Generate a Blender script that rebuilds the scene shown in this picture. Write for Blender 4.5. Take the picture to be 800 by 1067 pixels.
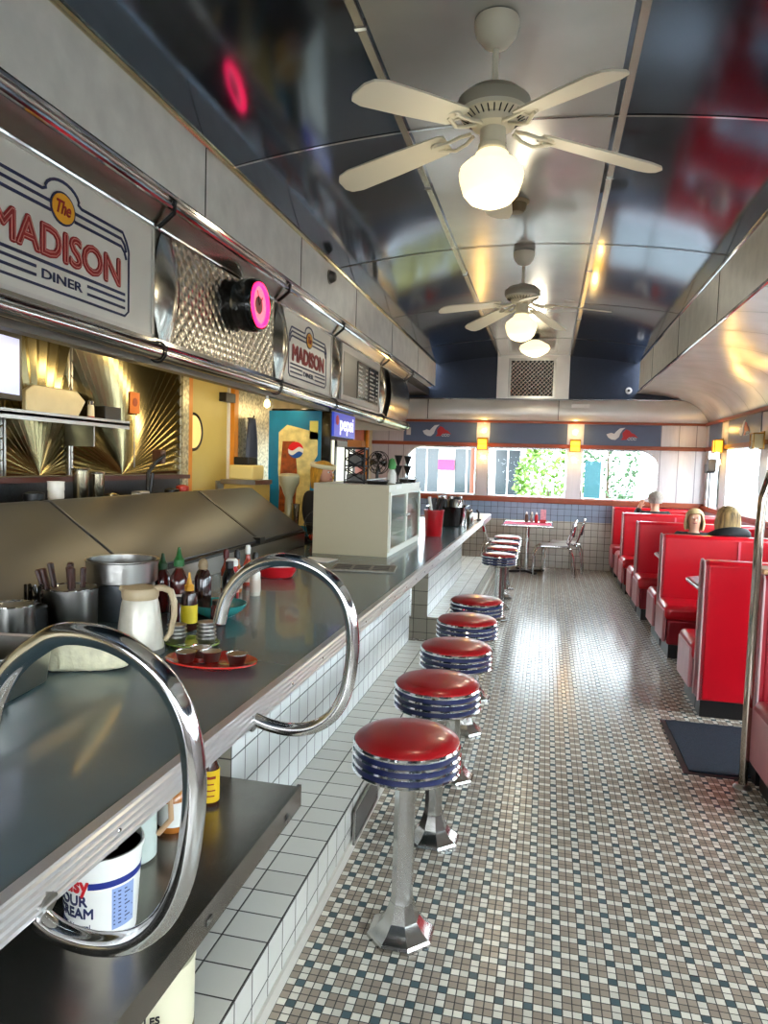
import bpy, bmesh, math, random
from mathutils import Vector, Matrix
random.seed(7)
PI = math.pi
S = bpy.context.scene
COL = S.collection
for o in list(bpy.data.objects): bpy.data.objects.remove(o)

# ---------------------------------------------------------------- camera
FPX, W, Hh = 740.0, 800.0, 1067.0
YAW, PITCH, ROLL = math.radians(12.804414), math.radians(3.905788), math.radians(1.7)
f = Vector((-math.sin(YAW)*math.cos(PITCH), math.cos(YAW)*math.cos(PITCH), -math.sin(PITCH)))
r0 = f.cross(Vector((0, 0, 1))).normalized(); u0 = r0.cross(f)
r = math.cos(ROLL)*r0 + math.sin(ROLL)*u0
u = -math.sin(ROLL)*r0 + math.cos(ROLL)*u0
cam = bpy.data.cameras.new('camera'); co = bpy.data.objects.new('camera', cam); COL.objects.link(co)
cam.sensor_fit = 'VERTICAL'; cam.sensor_height = 36.0; cam.lens = FPX/Hh*36.0
cam.clip_start = 0.02; cam.clip_end = 300
co.matrix_world = Matrix(((r.x, u.x, -f.x, 0), (r.y, u.y, -f.y, 0), (r.z, u.z, -f.z, 1.6), (0, 0, 0, 1)))
S.camera = co

# ---------------------------------------------------------------- world, exposure
wd = bpy.data.worlds.new('world'); S.world = wd; wd.use_nodes = True
bg = wd.node_tree.nodes['Background']; bg.inputs[0].default_value = (0.86, 0.93, 1.0, 1); bg.inputs[1].default_value = 15.0
S.view_settings.view_transform = 'Standard'; S.view_settings.look = 'None'
S.view_settings.gamma = 1.0; S.view_settings.use_curve_mapping = False
S.view_settings.exposure = 0.28

def area(name, loc, rot, sx, sy, power, col=(1, 1, 1)):
    l = bpy.data.lights.new(name, 'AREA'); l.shape = 'RECTANGLE'; l.size = sx; l.size_y = sy; l.energy = power; l.color = col
    o = bpy.data.objects.new(name, l); COL.objects.link(o); o.location = loc; o.rotation_euler = rot
    return o
def point(name, loc, power, col, rad=0.05):
    l = bpy.data.lights.new(name, 'POINT'); l.energy = power; l.color = col; l.shadow_soft_size = rad
    o = bpy.data.objects.new(name, l); COL.objects.link(o); o.location = loc
    return o
# strip lamps the canopy hides above the back bar
for yy in (2.6, 4.2, 5.8, 7.6): area('canopy_strip_lamp', (-2.25, yy, 2.17), (0, math.radians(40), 0), 0.12, 1.2, 6.5, (1, .77, .42))

# ---------------------------------------------------------------- materials
def lin(c):
    if isinstance(c, str): c = [int(c[i:i+2], 16)/255 for i in (1, 3, 5)]
    return tuple(x/12.92 if x <= .04045 else ((x+.055)/1.055)**2.4 for x in c)+(1,)
MATS = {}
def mat(name, col, rough=.5, metal=0, noise=0, nscale=20, bump=0, bscale=40, coat=0, emit=None, estr=0, aniso=None, spec=None):
    if name in MATS: return MATS[name]
    m = bpy.data.materials.new(name); m.use_nodes = True; MATS[name] = m
    nt = m.node_tree; b = nt.nodes['Principled BSDF']
    b.inputs['Base Color'].default_value = lin(col); b.inputs['Roughness'].default_value = rough; b.inputs['Metallic'].default_value = metal
    if coat: b.inputs['Coat Weight'].default_value = coat; b.inputs['Coat Roughness'].default_value = .05
    if spec is not None: b.inputs['Specular IOR Level'].default_value = spec
    if emit: b.inputs['Emission Color'].default_value = lin(emit); b.inputs['Emission Strength'].default_value = estr
    tc = nt.nodes.new('ShaderNodeTexCoord'); mp = nt.nodes.new('ShaderNodeMapping'); nt.links.new(tc.outputs['Object'], mp.inputs[0])
    if aniso: mp.inputs['Scale'].default_value = aniso
    if noise:
        n = nt.nodes.new('ShaderNodeTexNoise'); n.inputs['Scale'].default_value = nscale; n.inputs['Detail'].default_value = 4
        nt.links.new(mp.outputs[0], n.inputs['Vector'])
        mr = nt.nodes.new('ShaderNodeMapRange'); mr.inputs[1].default_value = .3; mr.inputs[2].default_value = .7
        mr.inputs[3].default_value = 1-noise; mr.inputs[4].default_value = 1+noise*.6; nt.links.new(n.outputs[0], mr.inputs[0])
        mx = nt.nodes.new('ShaderNodeVectorMath'); mx.operation = 'SCALE'; mx.inputs[0].default_value = lin(col)[:3]
        nt.links.new(mr.outputs[0], mx.inputs['Scale']); nt.links.new(mx.outputs[0], b.inputs['Base Color'])
    if bump:
        n2 = nt.nodes.new('ShaderNodeTexNoise'); n2.inputs['Scale'].default_value = bscale; n2.inputs['Detail'].default_value = 3
        nt.links.new(mp.outputs[0], n2.inputs['Vector'])
        bp = nt.nodes.new('ShaderNodeBump'); bp.inputs['Strength'].default_value = bump; bp.inputs['Distance'].default_value = .01
        nt.links.new(n2.outputs[0], bp.inputs['Height']); nt.links.new(bp.outputs[0], b.inputs['Normal'])
    return m
def mnode(nt, op, a, b=None, c=None):
    n = nt.nodes.new('ShaderNodeMath'); n.operation = op
    for i, v in enumerate((a, b, c)):
        if v is None: continue
        if isinstance(v, (int, float)): n.inputs[i].default_value = v
        else: nt.links.new(v, n.inputs[i])
    return n.outputs[0]
def tilemat(name, axes, pu, pv, ou, ov, gw, tile, grout, rough=.2, jitter=.06, pattern=None, coat=.3):
    m = bpy.data.materials.new(name); m.use_nodes = True; MATS[name] = m
    nt = m.node_tree; b = nt.nodes['Principled BSDF']
    tc = nt.nodes.new('ShaderNodeTexCoord'); sp = nt.nodes.new('ShaderNodeSeparateXYZ'); nt.links.new(tc.outputs['Object'], sp.inputs[0])
    def cell(ax, p, o):
        v = mnode(nt, 'DIVIDE', mnode(nt, 'ADD', sp.outputs['XYZ'.index(ax)], -o), p)
        fl = mnode(nt, 'FLOOR', v); fr = mnode(nt, 'SUBTRACT', v, fl)
        d = mnode(nt, 'ABSOLUTE', mnode(nt, 'SUBTRACT', fr, .5))
        return fl, mnode(nt, 'SUBTRACT', mnode(nt, 'MULTIPLY', mnode(nt, 'SUBTRACT', .5, d), p), gw/2)   # distance to grout
    fu, du = cell(axes[0], pu, ou); fv, dv = cell(axes[1], pv, ov)
    dd = mnode(nt, 'MINIMUM', du, dv)
    mask = mnode(nt, 'GREATER_THAN', dd, 0.0)
    cb = nt.nodes.new('ShaderNodeCombineXYZ'); nt.links.new(fu, cb.inputs[0]); nt.links.new(fv, cb.inputs[1])
    wn = nt.nodes.new('ShaderNodeTexWhiteNoise'); wn.noise_dimensions = '3D'; nt.links.new(cb.outputs[0], wn.inputs['Vector'])
    def mix(fac, a, c):
        x = nt.nodes.new('ShaderNodeMix'); x.data_type = 'RGBA'
        if isinstance(fac, (int, float)): x.inputs[0].default_value = fac
        else: nt.links.new(fac, x.inputs[0])
        for v, i in ((a, 6), (c, 7)):
            if isinstance(v, (tuple, str)): x.inputs[i].default_value = lin(v) if isinstance(v, str) else v
            else: nt.links.new(v, x.inputs[i])
        return x.outputs[2]
    if pattern:
        white, brown, teal = pattern
        c0 = mnode(nt, 'COMPARE', mnode(nt, 'FLOORED_MODULO', fu, 3.0), 0.0, .1)
        c1 = mnode(nt, 'COMPARE', mnode(nt, 'FLOORED_MODULO', fv, 3.0), 0.0, .1)
        both = mnode(nt, 'MULTIPLY', c0, c1); either = mnode(nt, 'MAXIMUM', c0, c1)
        base = mix(either, brown, white); base = mix(both, base, teal)
    else: base = tile
    hs = nt.nodes.new('ShaderNodeHueSaturation'); 
    if isinstance(base, str): hs.inputs['Color'].default_value = lin(base)
    else: nt.links.new(base, hs.inputs['Color'])
    vv = mnode(nt, 'ADD', mnode(nt, 'MULTIPLY', wn.outputs['Value'], 2*jitter), 1-jitter); nt.links.new(vv, hs.inputs['Value'])
    # dirt
    no = nt.nodes.new('ShaderNodeTexNoise'); no.inputs['Scale'].default_value = 1.7; no.inputs['Detail'].default_value = 5; nt.links.new(tc.outputs['Object'], no.inputs['Vector'])
    dirt = mnode(nt, 'ADD', mnode(nt, 'MULTIPLY', no.outputs[0], .24), .87)
    sc = nt.nodes.new('ShaderNodeVectorMath'); sc.operation = 'SCALE'
    fin = mix(mask, grout, hs.outputs[0]); nt.links.new(fin, sc.inputs[0]); nt.links.new(dirt, sc.inputs['Scale'])
    nt.links.new(sc.outputs[0], b.inputs['Base Color'])
    rr = mnode(nt, 'SUBTRACT', .85, mnode(nt, 'MULTIPLY', mask, .85-rough)); nt.links.new(rr, b.inputs['Roughness'])
    h = mnode(nt, 'MINIMUM', mnode(nt, 'DIVIDE', dd, .0015), 1.0)
    bp = nt.nodes.new('ShaderNodeBump'); bp.inputs['Strength'].default_value = .5; bp.inputs['Distance'].default_value = .0015
    nt.links.new(h, bp.inputs['Height']); nt.links.new(bp.outputs[0], b.inputs['Normal'])
    return m
def glassmat(name, tint=(.95, .98, .98), refl=.1):
    m = bpy.data.materials.new(name); m.use_nodes = True; MATS[name] = m; nt = m.node_tree
    for n in list(nt.nodes):
        if n.type == 'BSDF_PRINCIPLED': nt.nodes.remove(n)
    t = nt.nodes.new('ShaderNodeBsdfTransparent'); t.inputs[0].default_value = tint+(1,)
    g = nt.nodes.new('ShaderNodeBsdfGlossy'); g.inputs['Roughness'].default_value = .02
    lw = nt.nodes.new('ShaderNodeLayerWeight'); lw.inputs[0].default_value = refl
    mx = nt.nodes.new('ShaderNodeMixShader'); nt.links.new(mnode(nt, 'MULTIPLY', lw.outputs['Fresnel'], .35), mx.inputs[0]); nt.links.new(t.outputs[0], mx.inputs[1]); nt.links.new(g.outputs[0], mx.inputs[2])
    nt.links.new(mx.outputs[0], nt.nodes['Material Output'].inputs[0]); return m

CHROME = mat('chrome', '#d8d8d8', .08, 1)
STEEL = mat('brushed_steel', '#a5a39e', .28, 1, noise=.12, nscale=6, bump=.04, bscale=60, aniso=(1, .08, 1))
DSTEEL = mat('lid_steel', '#636669', .36, .8, noise=.1, nscale=2)
LSTEEL = mat('pale_steel', '#d4d1cc', .32, .3, noise=.08, nscale=3)
PORC = mat('pale_enamel', '#dcdcd6', .34, .05, noise=.12, nscale=7)
NAVYC = mat('navy_ceiling_enamel', '#5c6878', .1, .92, bump=.12, bscale=1.3)
GREYC = mat('grey_ceiling_enamel', '#c3c1bb', .2, .55, noise=.08, nscale=3, bump=.1, bscale=1.5)
NAVYW = mat('navy_wall', '#16243a', .5, 0, noise=.2, nscale=30)
BLACK = mat('black', '#0c0c0d', .4)
BLACKG = mat('black_gloss', '#0a0a0b', .12, 0, coat=.6)
WHITEP = mat('white_plastic', '#e8e7e0', .35)
FANW = mat('fan_cream', '#d9d2bd', .4)
REDV = mat('red_vinyl', '#c4061c', .3, 0, noise=.08, nscale=4, bump=.1, bscale=8, coat=.2)
REDS = mat('red_stool_vinyl', '#960d14', .3, 0, noise=.08, nscale=8, coat=.3)
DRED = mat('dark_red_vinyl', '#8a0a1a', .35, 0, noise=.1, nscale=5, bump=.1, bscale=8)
PIPING = mat('pale_piping', '#c9a8a6', .4)
NAVYS = mat('navy_stripe', '#141c46', .35)
WOOD = mat('orange_wood', '#a3481c', .4, 0, noise=.25, nscale=10, aniso=(1, 1, 6), coat=.2)
WOODH = mat('orange_wood_rail', '#96431f', .4, 0, noise=.25, nscale=10, aniso=(.3, .3, 6), coat=.2)
YWOOD = mat('yellow_orange_frame', '#d98a1c', .4, 0, noise=.1, nscale=8)
DWOOD = mat('dark_handle_wood', '#3c1c12', .45, 0, noise=.3, nscale=30)
BLUEP = mat('blue_panel', '#52617f', .4, 0, noise=.06, nscale=5)
LAM = mat('grey_laminate', '#50666e', .26, 0, noise=.08, nscale=4, coat=.3)
MARK = mat('sign_white', '#dcdad2', .3, .1, noise=.05, nscale=4)
NAVYI = mat('sign_navy', '#1a2350', .5)
REDI = mat('sign_red', '#9a1a1c', .5)
PINKI = mat('sign_pink', '#d98a80', .5)
YEL = mat('sign_yellow', '#e8a41c', .5)
GLASS = glassmat('window_glass')
CASEG = glassmat('case_glass', (.95, .98, .97), .15)
BRICKW = mat('white_clapboard', '#e6e9ea', .7, noise=.05, nscale=4)
CLOTH = mat('black_jacket', '#0b0c10', .75, bump=.3, bscale=30)
SKIN = mat('skin', '#d9a084', .5)
GLOBE = mat('lit_globe', '#fff4d8', .3, emit='#ffeebc', estr=1.1)
FLOORM = tilemat('mosaic_floor', 'XY', .0285, .0285, 0, 0, .0032, '#ffffff', '#2f2c29', rough=.2, jitter=.13, pattern=('#d2cdbf', '#978b7c', '#4c5d60'))
TPLAT = tilemat('platform_tile', 'XY', .1425, .1145, -1.01, 2.186, .005, '#c9c7bd', '#33302d', rough=.25)
TWALL = tilemat('white_wall_tile', 'YZ', .1145, .127, 2.201, .191, .005, '#d6dad8', '#39383a', rough=.12)
TWALLX = tilemat('end_wall_tile', 'XZ', .106, .106, -.02, .0, .006, '#c2beb2', '#3d3833', rough=.2)
TBLUE = tilemat('blue_band_tile', 'XZ', .106, .106, -.02, .0, .006, '#8fa0b8', '#3d4048', rough=.2)
TEND = tilemat('counter_end_tile', 'XZ', .127, .127, -1.01, .191, .005, '#a39c8c', '#39332d', rough=.25)
TPF = tilemat('platform_face_tile', 'YZ', .1145, .105, 2.186, 0, .005, '#c6c5bd', '#3a3735', rough=.2)

# ---------------------------------------------------------------- mesh builder
class MB:
    def __init__(s): s.v = []; s.f = []; s.m = []
    def add(s, vs, fs, m=0):
        b = len(s.v); s.v += [tuple(v) for v in vs]
        for q in fs: s.f.append(tuple(i+b for i in q)); s.m.append(m)
        return s
    def box(s, x0, y0, z0, x1, y1, z1, m=0):
        v = [(x, y, z) for z in (z0, z1) for y in (y0, y1) for x in (x0, x1)]
        return s.add(v, [(0, 2, 3, 1), (4, 5, 7, 6), (0, 1, 5, 4), (2, 6, 7, 3), (0, 4, 6, 2), (1, 3, 7, 5)], m)
    def xbox(s, c, d, M3, m=0):
        v = [Vector(c)+M3 @ Vector((x*d[0]/2, y*d[1]/2, z*d[2]/2)) for z in (-1, 1) for y in (-1, 1) for x in (-1, 1)]
        return s.add(v, [(0, 2, 3, 1), (4, 5, 7, 6), (0, 1, 5, 4), (2, 6, 7, 3), (0, 4, 6, 2), (1, 3, 7, 5)], m)
    def tube(s, path, rad, n=10, m=0, closed=False, caps=True, ell=None):
        P = [Vector(p) for p in path]; N = len(P)
        R = rad if isinstance(rad, (list, tuple)) else [rad]*N
        t = [((P[(i+1) % N] if (closed or i < N-1) else P[i])-(P[i-1] if (closed or i > 0) else P[i])).normalized() for i in range(N)]
        a = Vector((0, 0, 1)) if abs(t[0].z) < .9 else Vector((1, 0, 0))
        nrm = (a-a.dot(t[0])*t[0]).normalized(); vs = []
        for i in range(N):
            nrm = (nrm-nrm.dot(t[i])*t[i]).normalized(); bn = t[i].cross(nrm)
            for k in range(n):
                q = 2*PI*k/n; vs.append(P[i]+R[i]*(math.cos(q)*nrm+math.sin(q)*bn*(ell or 1)))
        fs = []
        for i in range(N if closed else N-1):
            j = (i+1) % N
            for k in range(n): k2 = (k+1) % n; fs.append((i*n+k, i*n+k2, j*n+k2, j*n+k))
        if caps and not closed: fs.append(tuple(range(n-1, -1, -1))); fs.append(tuple((N-1)*n+k for k in range(n)))
        return s.add(vs, fs, m)
    def lathe(s, prof, n=32, c=(0, 0, 0), m=0, M3=None, a0=0, sx=1, sy=1):
        vs = []; c = Vector(c)
        for (rr, z) in prof:
            for k in range(n):
                q = 2*PI*k/n+a0; p = Vector((rr*math.cos(q)*sx, rr*math.sin(q)*sy, z)); p = M3 @ p if M3 else p
                vs.append(c+p)
        fs = []
        for i in range(len(prof)-1):
            for k in range(n): k2 = (k+1) % n; fs.append((i*n+k, i*n+k2, (i+1)*n+k2, (i+1)*n+k))
        if prof[0][0] > 1e-5: fs.append(tuple(range(n-1, -1, -1)))
        if prof[-1][0] > 1e-5: fs.append(tuple((len(prof)-1)*n+k for k in range(n)))
        return s.add(vs, fs, m)
    def prism(s, poly, axis, a0, a1, m=0):
        n = len(poly)
        def P(a, b, c): return {'X': (c, a, b), 'Y': (a, c, b), 'Z': (a, b, c)}[axis]
        vs = [P(a, b, a0) for a, b in poly]+[P(a, b, a1) for a, b in poly]
        return s.add(vs, [tuple(range(n-1, -1, -1)), tuple(range(n, 2*n))]+[(i, (i+1) % n, (i+1) % n+n, i+n) for i in range(n)], m)
    def sph(s, c, rad, n=16, m=0):
        if isinstance(rad, (int, float)): rad = (rad,)*3
        k = n//2; vs = []; fs = []
        for i in range(k+1):
            th = PI*i/k
            for j in range(n):
                q = 2*PI*j/n; vs.append((c[0]+rad[0]*math.sin(th)*math.cos(q), c[1]+rad[1]*math.sin(th)*math.sin(q), c[2]-rad[2]*math.cos(th)))
        for i in range(k):
            for j in range(n): j2 = (j+1) % n; fs.append((i*n+j, i*n+j2, (i+1)*n+j2, (i+1)*n+j))
        return s.add(vs, fs, m)
    def ribbon(s, path, w, fn, d=.003, m=0):
        """flat stroke in 2-D (a,b) of width w, raised d; fn maps (a,b,h) to 3-D"""
        P = [Vector(p) for p in path]; N = len(P); L = []; Rr = []
        for i in range(N):
            t = (P[min(i+1, N-1)]-P[max(i-1, 0)]).normalized(); nn = Vector((-t.y, t.x))*w/2
            L.append(P[i]+nn); Rr.append(P[i]-nn)
        vs = [fn(p.x, p.y, d) for p in L]+[fn(p.x, p.y, d) for p in Rr]+[fn(p.x, p.y, 0) for p in L]+[fn(p.x, p.y, 0) for p in Rr]
        fs = []
        for i in range(N-1):
            fs += [(i, i+1, N+i+1, N+i), (2*N+i, 2*N+i+1, i+1, i), (N+i, N+i+1, 3*N+i+1, 3*N+i)]
        return s.add(vs, fs, m)
    def build(s, name, mats, parent=None, loc=(0, 0, 0), bevel=0, smooth=35, rot=0, segs=2):
        me = bpy.data.meshes.new(name); me.from_pydata(s.v, [], s.f); me.validate(); 
        if not isinstance(mats, (list, tuple)): mats = [mats]
        for mm in mats: me.materials.append(mm)
        if len(me.polygons) == len(s.m): me.polygons.foreach_set('material_index', s.m)
        bm = bmesh.new(); bm.from_mesh(me); bmesh.ops.remove_doubles(bm, verts=bm.verts, dist=1e-6); bmesh.ops.recalc_face_normals(bm, faces=bm.faces); bm.to_mesh(me); bm.free()
        if smooth:
            for p in me.polygons: p.use_smooth = True
            me.set_sharp_from_angle(angle=math.radians(smooth))
        o = bpy.data.objects.new(name, me); COL.objects.link(o); o.location = loc; o.rotation_euler = (0, 0, rot)
        if parent: o.parent = parent
        if bevel:
            b = o.modifiers.new('bevel', 'BEVEL'); b.width = bevel; b.segments = segs; b.limit_method = 'ANGLE'; b.angle_limit = math.radians(40)
        return o
def B(*a): return MB().box(*a)
def tag(o, label, cat, group=None):
    o['label'] = label; o['category'] = cat
    if group: o['group'] = group
    return o
def thing(name, label, cat, loc=(0, 0, 0), rot=0, group=None):
    o = bpy.data.objects.new(name, None); COL.objects.link(o); o.empty_display_size = .1
    o.location = loc; o.rotation_euler = (0, 0, rot); return tag(o, label, cat, group)
def struct(name, mb, mats, **k):
    o = mb.build(name, mats, **k); o['kind'] = 'structure'; return o
def sgroup(name, loc=(0, 0, 0)):
    o = bpy.data.objects.new(name, None); COL.objects.link(o); o.location = loc; o['kind'] = 'structure'; return o
def dup(root, loc, label=None, rot=None):
    rr = root.copy(); COL.objects.link(rr); rr.location = loc
    if rot is not None: rr.rotation_euler = (0, 0, rot)
    if label: rr['label'] = label
    for ch in list(root.children):
        c = ch.copy(); COL.objects.link(c); c.parent = rr
        for g in ch.children:
            d = g.copy(); COL.objects.link(d); d.parent = c
    return rr
def text_mb(mb, txt, size, fn, offset=0, m=0, align='CENTER', depth=.002, width=None, shear=0, outline=0):
    """letters laid out flat; fn maps (a,b,h) to 3-D"""
    cu = bpy.data.curves.new('t', 'FONT'); cu.body = txt; cu.size = size; cu.align_x = align; cu.extrude = depth/2; cu.shear = shear; cu.resolution_u = 3
    if outline: cu.fill_mode = 'NONE'; cu.extrude = 0; cu.bevel_depth = outline; cu.bevel_resolution = 1
    o = bpy.data.objects.new('t', cu); COL.objects.link(o); bpy.context.view_layer.update()
    dg = bpy.context.evaluated_depsgraph_get(); me = bpy.data.meshes.new_from_object(o.evaluated_get(dg))
    xs = [v.co.x for v in me.vertices]
    k = 1; mid = 0
    if width and xs: k = width/(max(xs)-min(xs)); mid = (max(xs)+min(xs))/2
    sh = [(0, 0)]+([(offset*math.cos(q*PI/4), offset*math.sin(q*PI/4)) for q in range(8)] if offset > 0 else [])
    for qi, (ex, ey) in enumerate(sh):       # heavier weight: the same letters laid a hair apart
        mb.add([fn((v.co.x-mid)*k+ex, v.co.y+ey, v.co.z+depth/2+qi*2e-5) for v in me.vertices], [tuple(p.vertices) for p in me.polygons], m)
    bpy.data.objects.remove(o); bpy.data.meshes.remove(me)
    return mb

# ================================================================ SETTING
Y0, Y1 = -3.2, 11.7
XL, XR = -2.9, 2.35
struct('floor', B(XL-.1, Y0-.1, -.12, XR+.1, Y1+.1, 0), FLOORM)
# ceiling : shallow barrel in three enamel strips
def cz(x): return 3.395-.145*((x+.27)/1.56)**2
xs = [-1.83+i*(3.12/36) for i in range(37)]
mb = MB()
for i in range(36):
    a, b2 = xs[i], xs[i+1]; mid = (a+b2)/2; mi = 1 if -.82 < mid < .29 else 0
    n = 30
    vs = []; 
    for j in range(n+1):
        y = Y0+(Y1-Y0)*j/n; vs += [(a, y, cz(a)), (b2, y, cz(b2))]
    mb.add(vs, [(2*j, 2*j+1, 2*j+3, 2*j+2) for j in range(n)], mi)
mb.box(-2, Y0-.1, 3.5, 1.5, Y1+.1, 3.58, 0)
struct('ceiling', mb, [NAVYC, GREYC])
tn = [0]
def trim(mb, m=CHROME, **k):
    tn[0] += 1; return struct('trim_%d' % tn[0], mb, m, **k)
def arc_strip(y, w=.012):
    m_ = MB(); pts = [(x, cz(x)-.004) for x in xs]
    m_.add([(x, y-w, z) for x, z in pts]+[(x, y+w, z) for x, z in pts], [(i, i+1, i+38, i+37) for i in range(36)]); return m_
SEAM = mat('dark_seam', '#3a3833', .3, .8)
for y in (-2.5, -.4, 1.75, 3.85, 5.95, 8.05, 10.15): trim(arc_strip(y, .009), SEAM if y > 4 else CHROME)
for x in (-.82, .29):
    trim(B(x-.018, Y0, cz(x)-.012, x+.018, Y1, cz(x)+.004), mat('satin_trim', '#c4bfae', .25, .9))
    for y in (1.2, 2.9, 4.6, 6.7, 8.8): trim(B(x-.024, y, cz(x)-.018, x+.024, y+.02, cz(x)), CHROME)
# boxed soffits left / right of the barrel
SEAMD = mat('seam_line', '#4a4945', .5, .5)
struct('wall_left_soffit', B(-2.0, Y0, 2.87, -1.83, 11.5, 3.30), PORC)
struct('wall_right_soffit', B(1.29, Y0, 2.80, 1.42, 11.35, 3.30), PORC)
trim(MB().tube([(-1.82, Y0, 3.245), (-1.82, 11.5, 3.245)], .016, 8), mat('gold_chrome', '#cfc3a0', .15, 1))
trim(MB().tube([(1.285, Y0, 3.245), (1.285, 11.35, 3.245)], .014, 8), CHROME)
trim(MB().tube([(-1.835, Y0, 2.865), (-1.835, 11.5, 2.865)], .014, 8), CHROME)
trim(MB().tube([(1.285, Y0, 2.80), (1.285, 11.35, 2.80)], .014, 8), CHROME)
for y in (-.9, .45, 1.8, 3.55, 5.05, 6.6, 8.2, 9.9): trim(B(-1.834, y, 2.88, -1.826, y+.006, 3.24), SEAMD)
for y in (-2, .2, 2.3, 4.4, 6.3, 8.1, 10.0): trim(B(1.286, y, 2.81, 1.294, y+.006, 3.24), SEAMD)
trim(B(-2.0, 11.5, 2.87, -1.83, 11.52, 3.3), PORC)
# right outer soffit with cove
prof = [(1.29, 2.80), (1.5, 2.785), (1.7, 2.76), (1.9, 2.71), (2.05, 2.655), (2.18, 2.57), (2.27, 2.47), (2.33, 2.38), (2.345, 2.34)]
SOF = mat('right_soffit_enamel', '#cdcbc6', .24, .4, noise=.08, nscale=4, bump=.15, bscale=3)
mb = MB(); mb.add([(x, Y0, z) for x, z in prof]+[(x, Y1, z) for x, z in prof], [(i, i+1, i+10, i+9) for i in range(8)])
struct('ceiling_cove_right', mb, SOF)
y = -2.9
while y < 11.6:
    m_ = MB(); pts = [(x-.003, z-.004) for x, z in prof]
    m_.add([(x, y, z) for x, z in pts]+[(x, y+.014, z) for x, z in pts], [(i, i+1, i+10, i+9) for i in range(8)])
    trim(m_, SEAMD); y += .72
# far wall: navy tympanum, pilaster, frieze
mb = MB()
top = [(x, cz(x)) for x in xs]
mb.prism([(-1.83, 2.36)]+top+[(1.29, 2.36)], 'Y', Y1, Y1+.1)
mb.box(XL-.1, Y1, 2.36, -1.83, Y1+.1, 3.3); mb.box(1.29, Y1, 2.36, XR+.1, Y1+.1, 3.3)
struct('wall_far_upper', mb, NAVYW)
struct('wall_far_pilaster', B(-.85, Y1-.05, 2.69, .28, Y1, 3.41), LSTEEL, bevel=.006)
# frieze (rounded profile)
mb = MB(); fp = [(Y1, 2.34), (Y1-.07, 2.34), (Y1-.11, 2.39), (Y1-.125, 2.46), (Y1-.12, 2.55), (Y1-.09, 2.64), (Y1-.06, 2.68), (Y1, 2.68)]
mb.prism(fp, 'X', XL, 2.34)
struct('wall_far_frieze', mb, LSTEEL)
trim(B(XL, Y1-.13, 2.675, 2.0, Y1-.04, 2.69), CHROME)
for x in (-1.95, .13, ): trim(B(x, Y1-.128, 2.36, x+.008, Y1-.06, 2.67), SEAMD)

PANEL = mat('pinkish_steel_panel', '#c6bfc0', .3, .25, noise=.06, nscale=8, aniso=(6, 6, .5))
# far wall lower (tiles) and window band
WB, WT = 1.135, 1.91
struct('wall_far_tile', B(XL-.1, Y1, 0, XR+.1, Y1+.1, .76), TWALLX)
struct('wall_far_blue_tile', B(XL-.1, Y1-.002, .76, XR+.1, Y1+.1, 1.045), TBLUE)
wins = [(-2.31, -1.145), (-.935, .29), (.54, 1.665)]
mb = MB(); px = [XL-.1]+[v for w in wins for v in w]+[XR+.1]
for i in range(0, len(px), 2): mb.box(px[i], Y1, 1.03, px[i+1], Y1+.1, 2.36)
for a, b2 in wins: mb.box(a, Y1, 1.03, b2, Y1+.1, WB); mb.box(a, Y1, WT, b2, Y1+.1, 2.36)
def corner(cx, cz_, sx, sz, r_, yy):   # fills a rounded corner
    pts = [(cx, cz_)]+[(cx+sx*r_*(1-math.sin(t)), cz_+sz*r_*(1-math.cos(t))) for t in [i*PI/2/10 for i in range(11)]]
    return pts
mb.prism(corner(-2.31, WT, 1, -1, .28, 0), 'Y', Y1, Y1+.1); mb.prism(corner(1.665, WT, -1, -1, .28, 0), 'Y', Y1, Y1+.1); mb.prism(corner(1.665, WB, -1, 1, .28, 0), 'Y', Y1, Y1+.1)
mb.prism(corner(-2.31, WB, 1, 1, .28, 0), 'Y', Y1, Y1+.1)
struct('wall_far', mb, PANEL)
def rrect(a, b2, z0, z1, rl, rr, n=8):
    pts = []
    for cx, cz_, t0, rad in ((b2, z0, -PI/2, rr), (b2, z1, 0, rr), (a, z1, PI/2, rl), (a, z0, PI, rl)):
        sx = -1 if cx == b2 else 1; sz = 1 if cz_ == z0 else -1
        for i in range(n+1):
            t = t0+i*PI/2/n; pts.append((cx+sx*rad+rad*math.cos(t), cz_+sz*rad+rad*math.sin(t)))
    return pts
wn = [0]
for (a, b2), rl, rr in zip(wins, (.28, .02, .02), (.02, .02, .28)):
    wn[0] += 1; g = sgroup('window_%d' % wn[0], ((a+b2)/2, Y1, WB))
    c = (a+b2)/2
    pts = rrect(a-c, b2-c, 0, WT-WB, rl, rr)
    MB().tube([(p[0], 0, p[1]) for p in pts], .012, 6, closed=True).build('window_frame', CHROME, g)
    MB().prism(pts, 'Y', .05, .056).build('pane', GLASS, g)
trim(B(XL, Y1-.05, 1.04, XR, Y1, 1.125), WOODH, bevel=.008)
trim(B(XL, Y1-.03, 1.925, XR, Y1, 1.985), WOODH, bevel=.006)
trim(B(XL, Y1-.09, 2.31, XR, Y1, 2.345), WOODH, bevel=.006)
for a, b2 in ((-2.36, -1.145), (-.935, .29), (.54, 1.69)): trim(B(a, Y1-.008, 1.985, b2, Y1, 2.31), BLUEP)
for x in (-2.62, -2.36, 1.69, 1.95, 2.2): trim(B(x, Y1-.006, 1.13, x+.012, Y1, 2.31), mat('panel_batten', '#8e888a', .3, .6))

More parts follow.
